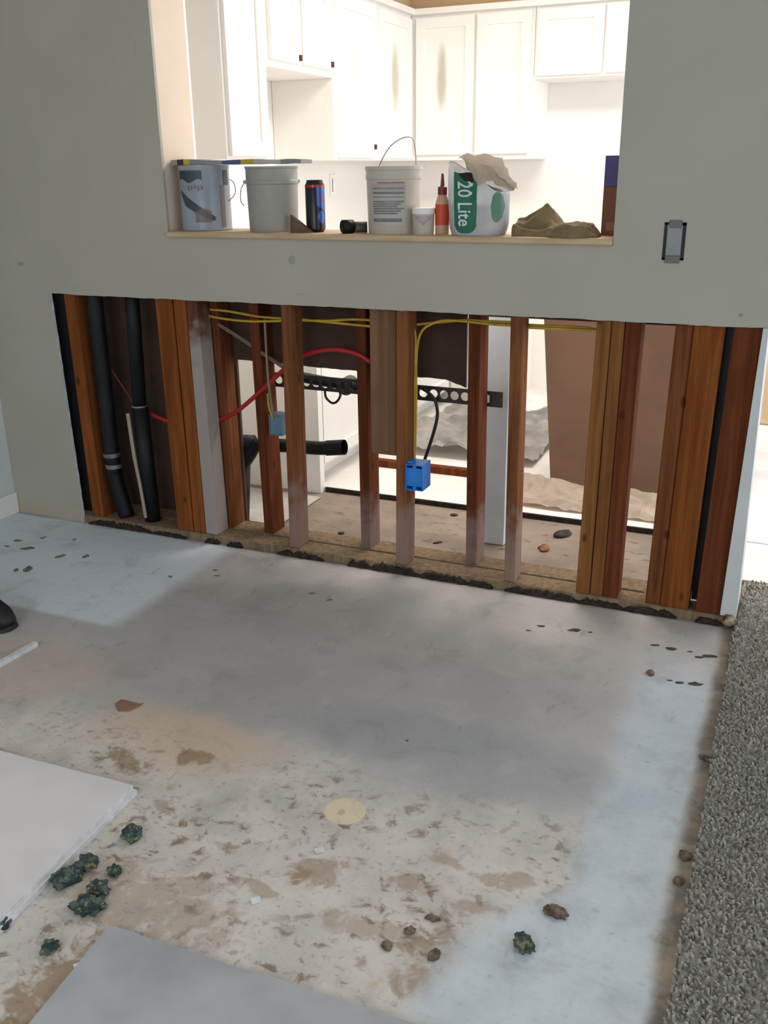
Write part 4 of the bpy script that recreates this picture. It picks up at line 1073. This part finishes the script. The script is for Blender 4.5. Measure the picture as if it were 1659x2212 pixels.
BR = [(1200, 1972, .02, 1.4, 'dark brown clod on the stained floor near the pale strip'), (1465, 1905, .013, 1.0, 'dark clod at the carpet edge'), (1480, 1850, .015, 1.2, 'brown clod at the carpet edge above the dark one'), (1525, 1640, .012, 1.6, 'brown crust at the carpet edge halfway up'),
      (880, 1600, .004, 1.0, 'tiny dark crumb on the grey slab'), (938, 2065, .012, 1.5, 'grey-brown clod left of the green clump'), (835, 2045, .011, 1.4, 'dark elongated clod at the right of the bottom drywall sheet'), (935, 1985, .010, 1.8, 'flat dark clod over the tan stain'), (885, 2012, .012, 1.2, 'dark clod over the long tan stain'),
      (1405, 1455, .013, 1.5, 'black glue lump heading the row by the carpet')]
for i, (px, py, r, asp, lab) in enumerate(BR):
    chunk('dirt_clod', on_z(px, py, 0), r * .75, M_CRUMB, lab, 'debris', 'dirt clods on the slab', .4, 5.7 * i + 1, 3, .55, 2.6, asp, .9 * i)
GM = [(1447, 1470), (1468, 1475), (1503, 1478), (1141, 1362), (1170, 1353), (1240, 1362), (1275, 1366), (1415, 1394), (1450, 1402), (1490, 1408), (1510, 1420), (1532, 1418)]
ORD = ['first', 'second', 'third', 'fourth', 'fifth', 'sixth', 'seventh', 'eighth', 'ninth']
LGM = ['%s small black mark right of the black glue lump' % ORD[i] for i in range(3)] + ['%s black glue mark from the left in the row at the wall foot' % ORD[i] for i in range(4)] + ['%s black glue mark from the left in the row above the glue lump' % ORD[i] for i in range(5)]
for i, (px, py) in enumerate(GM):
    chunk('glue_residue', on_z(px, py, 0), .0035 + .0022 * (i % 3), plain('black_glue', srgb(86, 80, 76), srgb(56, 52, 50), .9, 40), LGM[i], 'glue mark', 'black glue marks by the wall end', .2, i * 2.2, 2, .8, 2.4, 2.1, .25)
GL = [(15, 1180), (38, 1168), (60, 1185), (92, 1162), (130, 1202), (160, 1166), (185, 1202), (60, 1230), (35, 1232), (368, 1246), (465, 1232), (470, 1244), (672, 1282), (712, 1296)]
LGL = ['grey glue spot at the far left edge under the left wall', 'grey glue spot second from the left edge, the upper one', 'grey glue spot third from the left edge, in the cluster', 'small pale spot in the top row near the corner', 'widest dark grey glue spot near the corner', 'faint spot between the widest glue spot and the wall', 'faint spot right of the widest glue spot',
       'right half of the split grey smear above the shoe', 'left half of the split grey smear above the shoe', 'lone grey speck at the edge of the pale patch', 'upper of two specks under the white-smeared stud', 'lower of two specks under the white-smeared stud', 'left of two dark specks on the slab before the nailed board', 'right of two dark specks on the slab before the nailed board']
for i, (px, py) in enumerate(GL):
    chunk('glue_residue', on_z(px, py, 0), .006 + .008 * ((i * 7) % 5) / 4 * (i < 9), plain('grey_glue', srgb(140, 134, 126), srgb(104, 98, 92), .9, 40), LGL[i], 'glue mark', 'grey glue spots near the left wall', .1, i * 3.9, 2, .7, 2.4, 1.7, .3 * i)
for i, (px, py, lab) in enumerate(((690, 1838, 'white chip right of the cream blot'), (553, 1946, 'white chip above the bottom drywall sheet'), (172, 2088, 'cream chip beside the left edge of the bottom sheet'))):
    q = on_z(px, py, 0); s_ = .011
    slab('plaster_chip', [(q.x - s_, q.y - s_ * .3), (q.x - .1 * s_, q.y - s_), (q.x + s_, q.y + .1 * s_), (q.x + .2 * s_, q.y + s_)], .0004, .004, M_GYP, lab, 'chip')
pts = [(248, 1522), (262, 1512), (285, 1518), (302, 1522), (310, 1520), (300, 1528), (278, 1537), (256, 1537)]
slab('brown_flake', [tuple(on_z(*p)[:2]) for p in pts[::-1]], .0004, .003, plain('flake_brown', srgb(150, 112, 88), None, .8, 20), 'flat brown flake lying on the grey slab', 'flake', plain('flake_brown', srgb(150, 112, 88), None, .8, 20))

# ------------------------------------------------------------------ carpet
M_CARP = plain('carpet_pile', srgb(180, 174, 163), srgb(140, 136, 127), 1.0, 70, spec=.1)
bm = bmesh.new()
ny = 260; pl_, ph_ = [], []
for i in range(ny + 1):
    y = -4.5 + (4.5 + .343) * i / ny
    x = .014 + .006 * nz(y * 9, 2) + .003 * nz(y * 40, 5)
    pl_.append(bm.verts.new((x, y, -.0015))); ph_.append(bm.verts.new((x + .004, y, .012)))
rt0 = bm.verts.new((2.59, -4.5, .012)); rt1 = bm.verts.new((2.59, -.003, .012)); rt2 = bm.verts.new((.99, -.003, .012)); rt3 = bm.verts.new((.99, .343, .012))
for i in range(ny): bm.faces.new((pl_[i], pl_[i + 1], ph_[i + 1], ph_[i]))
bm.faces.new(ph_ + [rt3, rt2, rt1, rt0])
cp = finish('carpet', bm, M_CARP); tag(cp, 'grey-brown cut-pile carpet right of the bare slab', 'carpet')
verts, faces = [], []
rng = random.Random(3); yy = -1.85
while yy < .34:
    far_ = yy > -.4
    st_ = .0085 if not far_ else .011
    xx = .016
    while xx < (.42 if yy < -.9 else .26):
        if not (yy > -.003 and xx < .02):
            px_, py_ = xx + rng.uniform(-.4, .4) * st_, yy + rng.uniform(-.4, .4) * st_
            hgt = rng.uniform(.006, .013); w = rng.uniform(.0028, .0048)
            lx, ly = rng.uniform(-.006, .006), rng.uniform(-.006, .006); an = rng.uniform(0, 6.28)
            b0 = len(verts)
            for k in range(3):
                verts.append((px_ + w * math.cos(an + k * 2.094), py_ + w * math.sin(an + k * 2.094), .0105))
            for k in range(3):
                verts.append((px_ + lx + .75 * w * math.cos(an + k * 2.094), py_ + ly + .75 * w * math.sin(an + k * 2.094), .0118 + hgt))
            for k in range(3):
                k2 = (k + 1) % 3; faces.append((b0 + k, b0 + k2, b0 + 3 + k2, b0 + 3 + k))
            faces.append((b0 + 3, b0 + 4, b0 + 5))
        xx += st_
    yy += st_
me = bpy.data.meshes.new('tuft_pile'); me.from_pydata(verts, [], faces); me.materials.append(M_CARP)
o = bpy.data.objects.new('tuft_pile', me); COL.objects.link(o); o.parent = cp; o['kind'] = 'stuff'
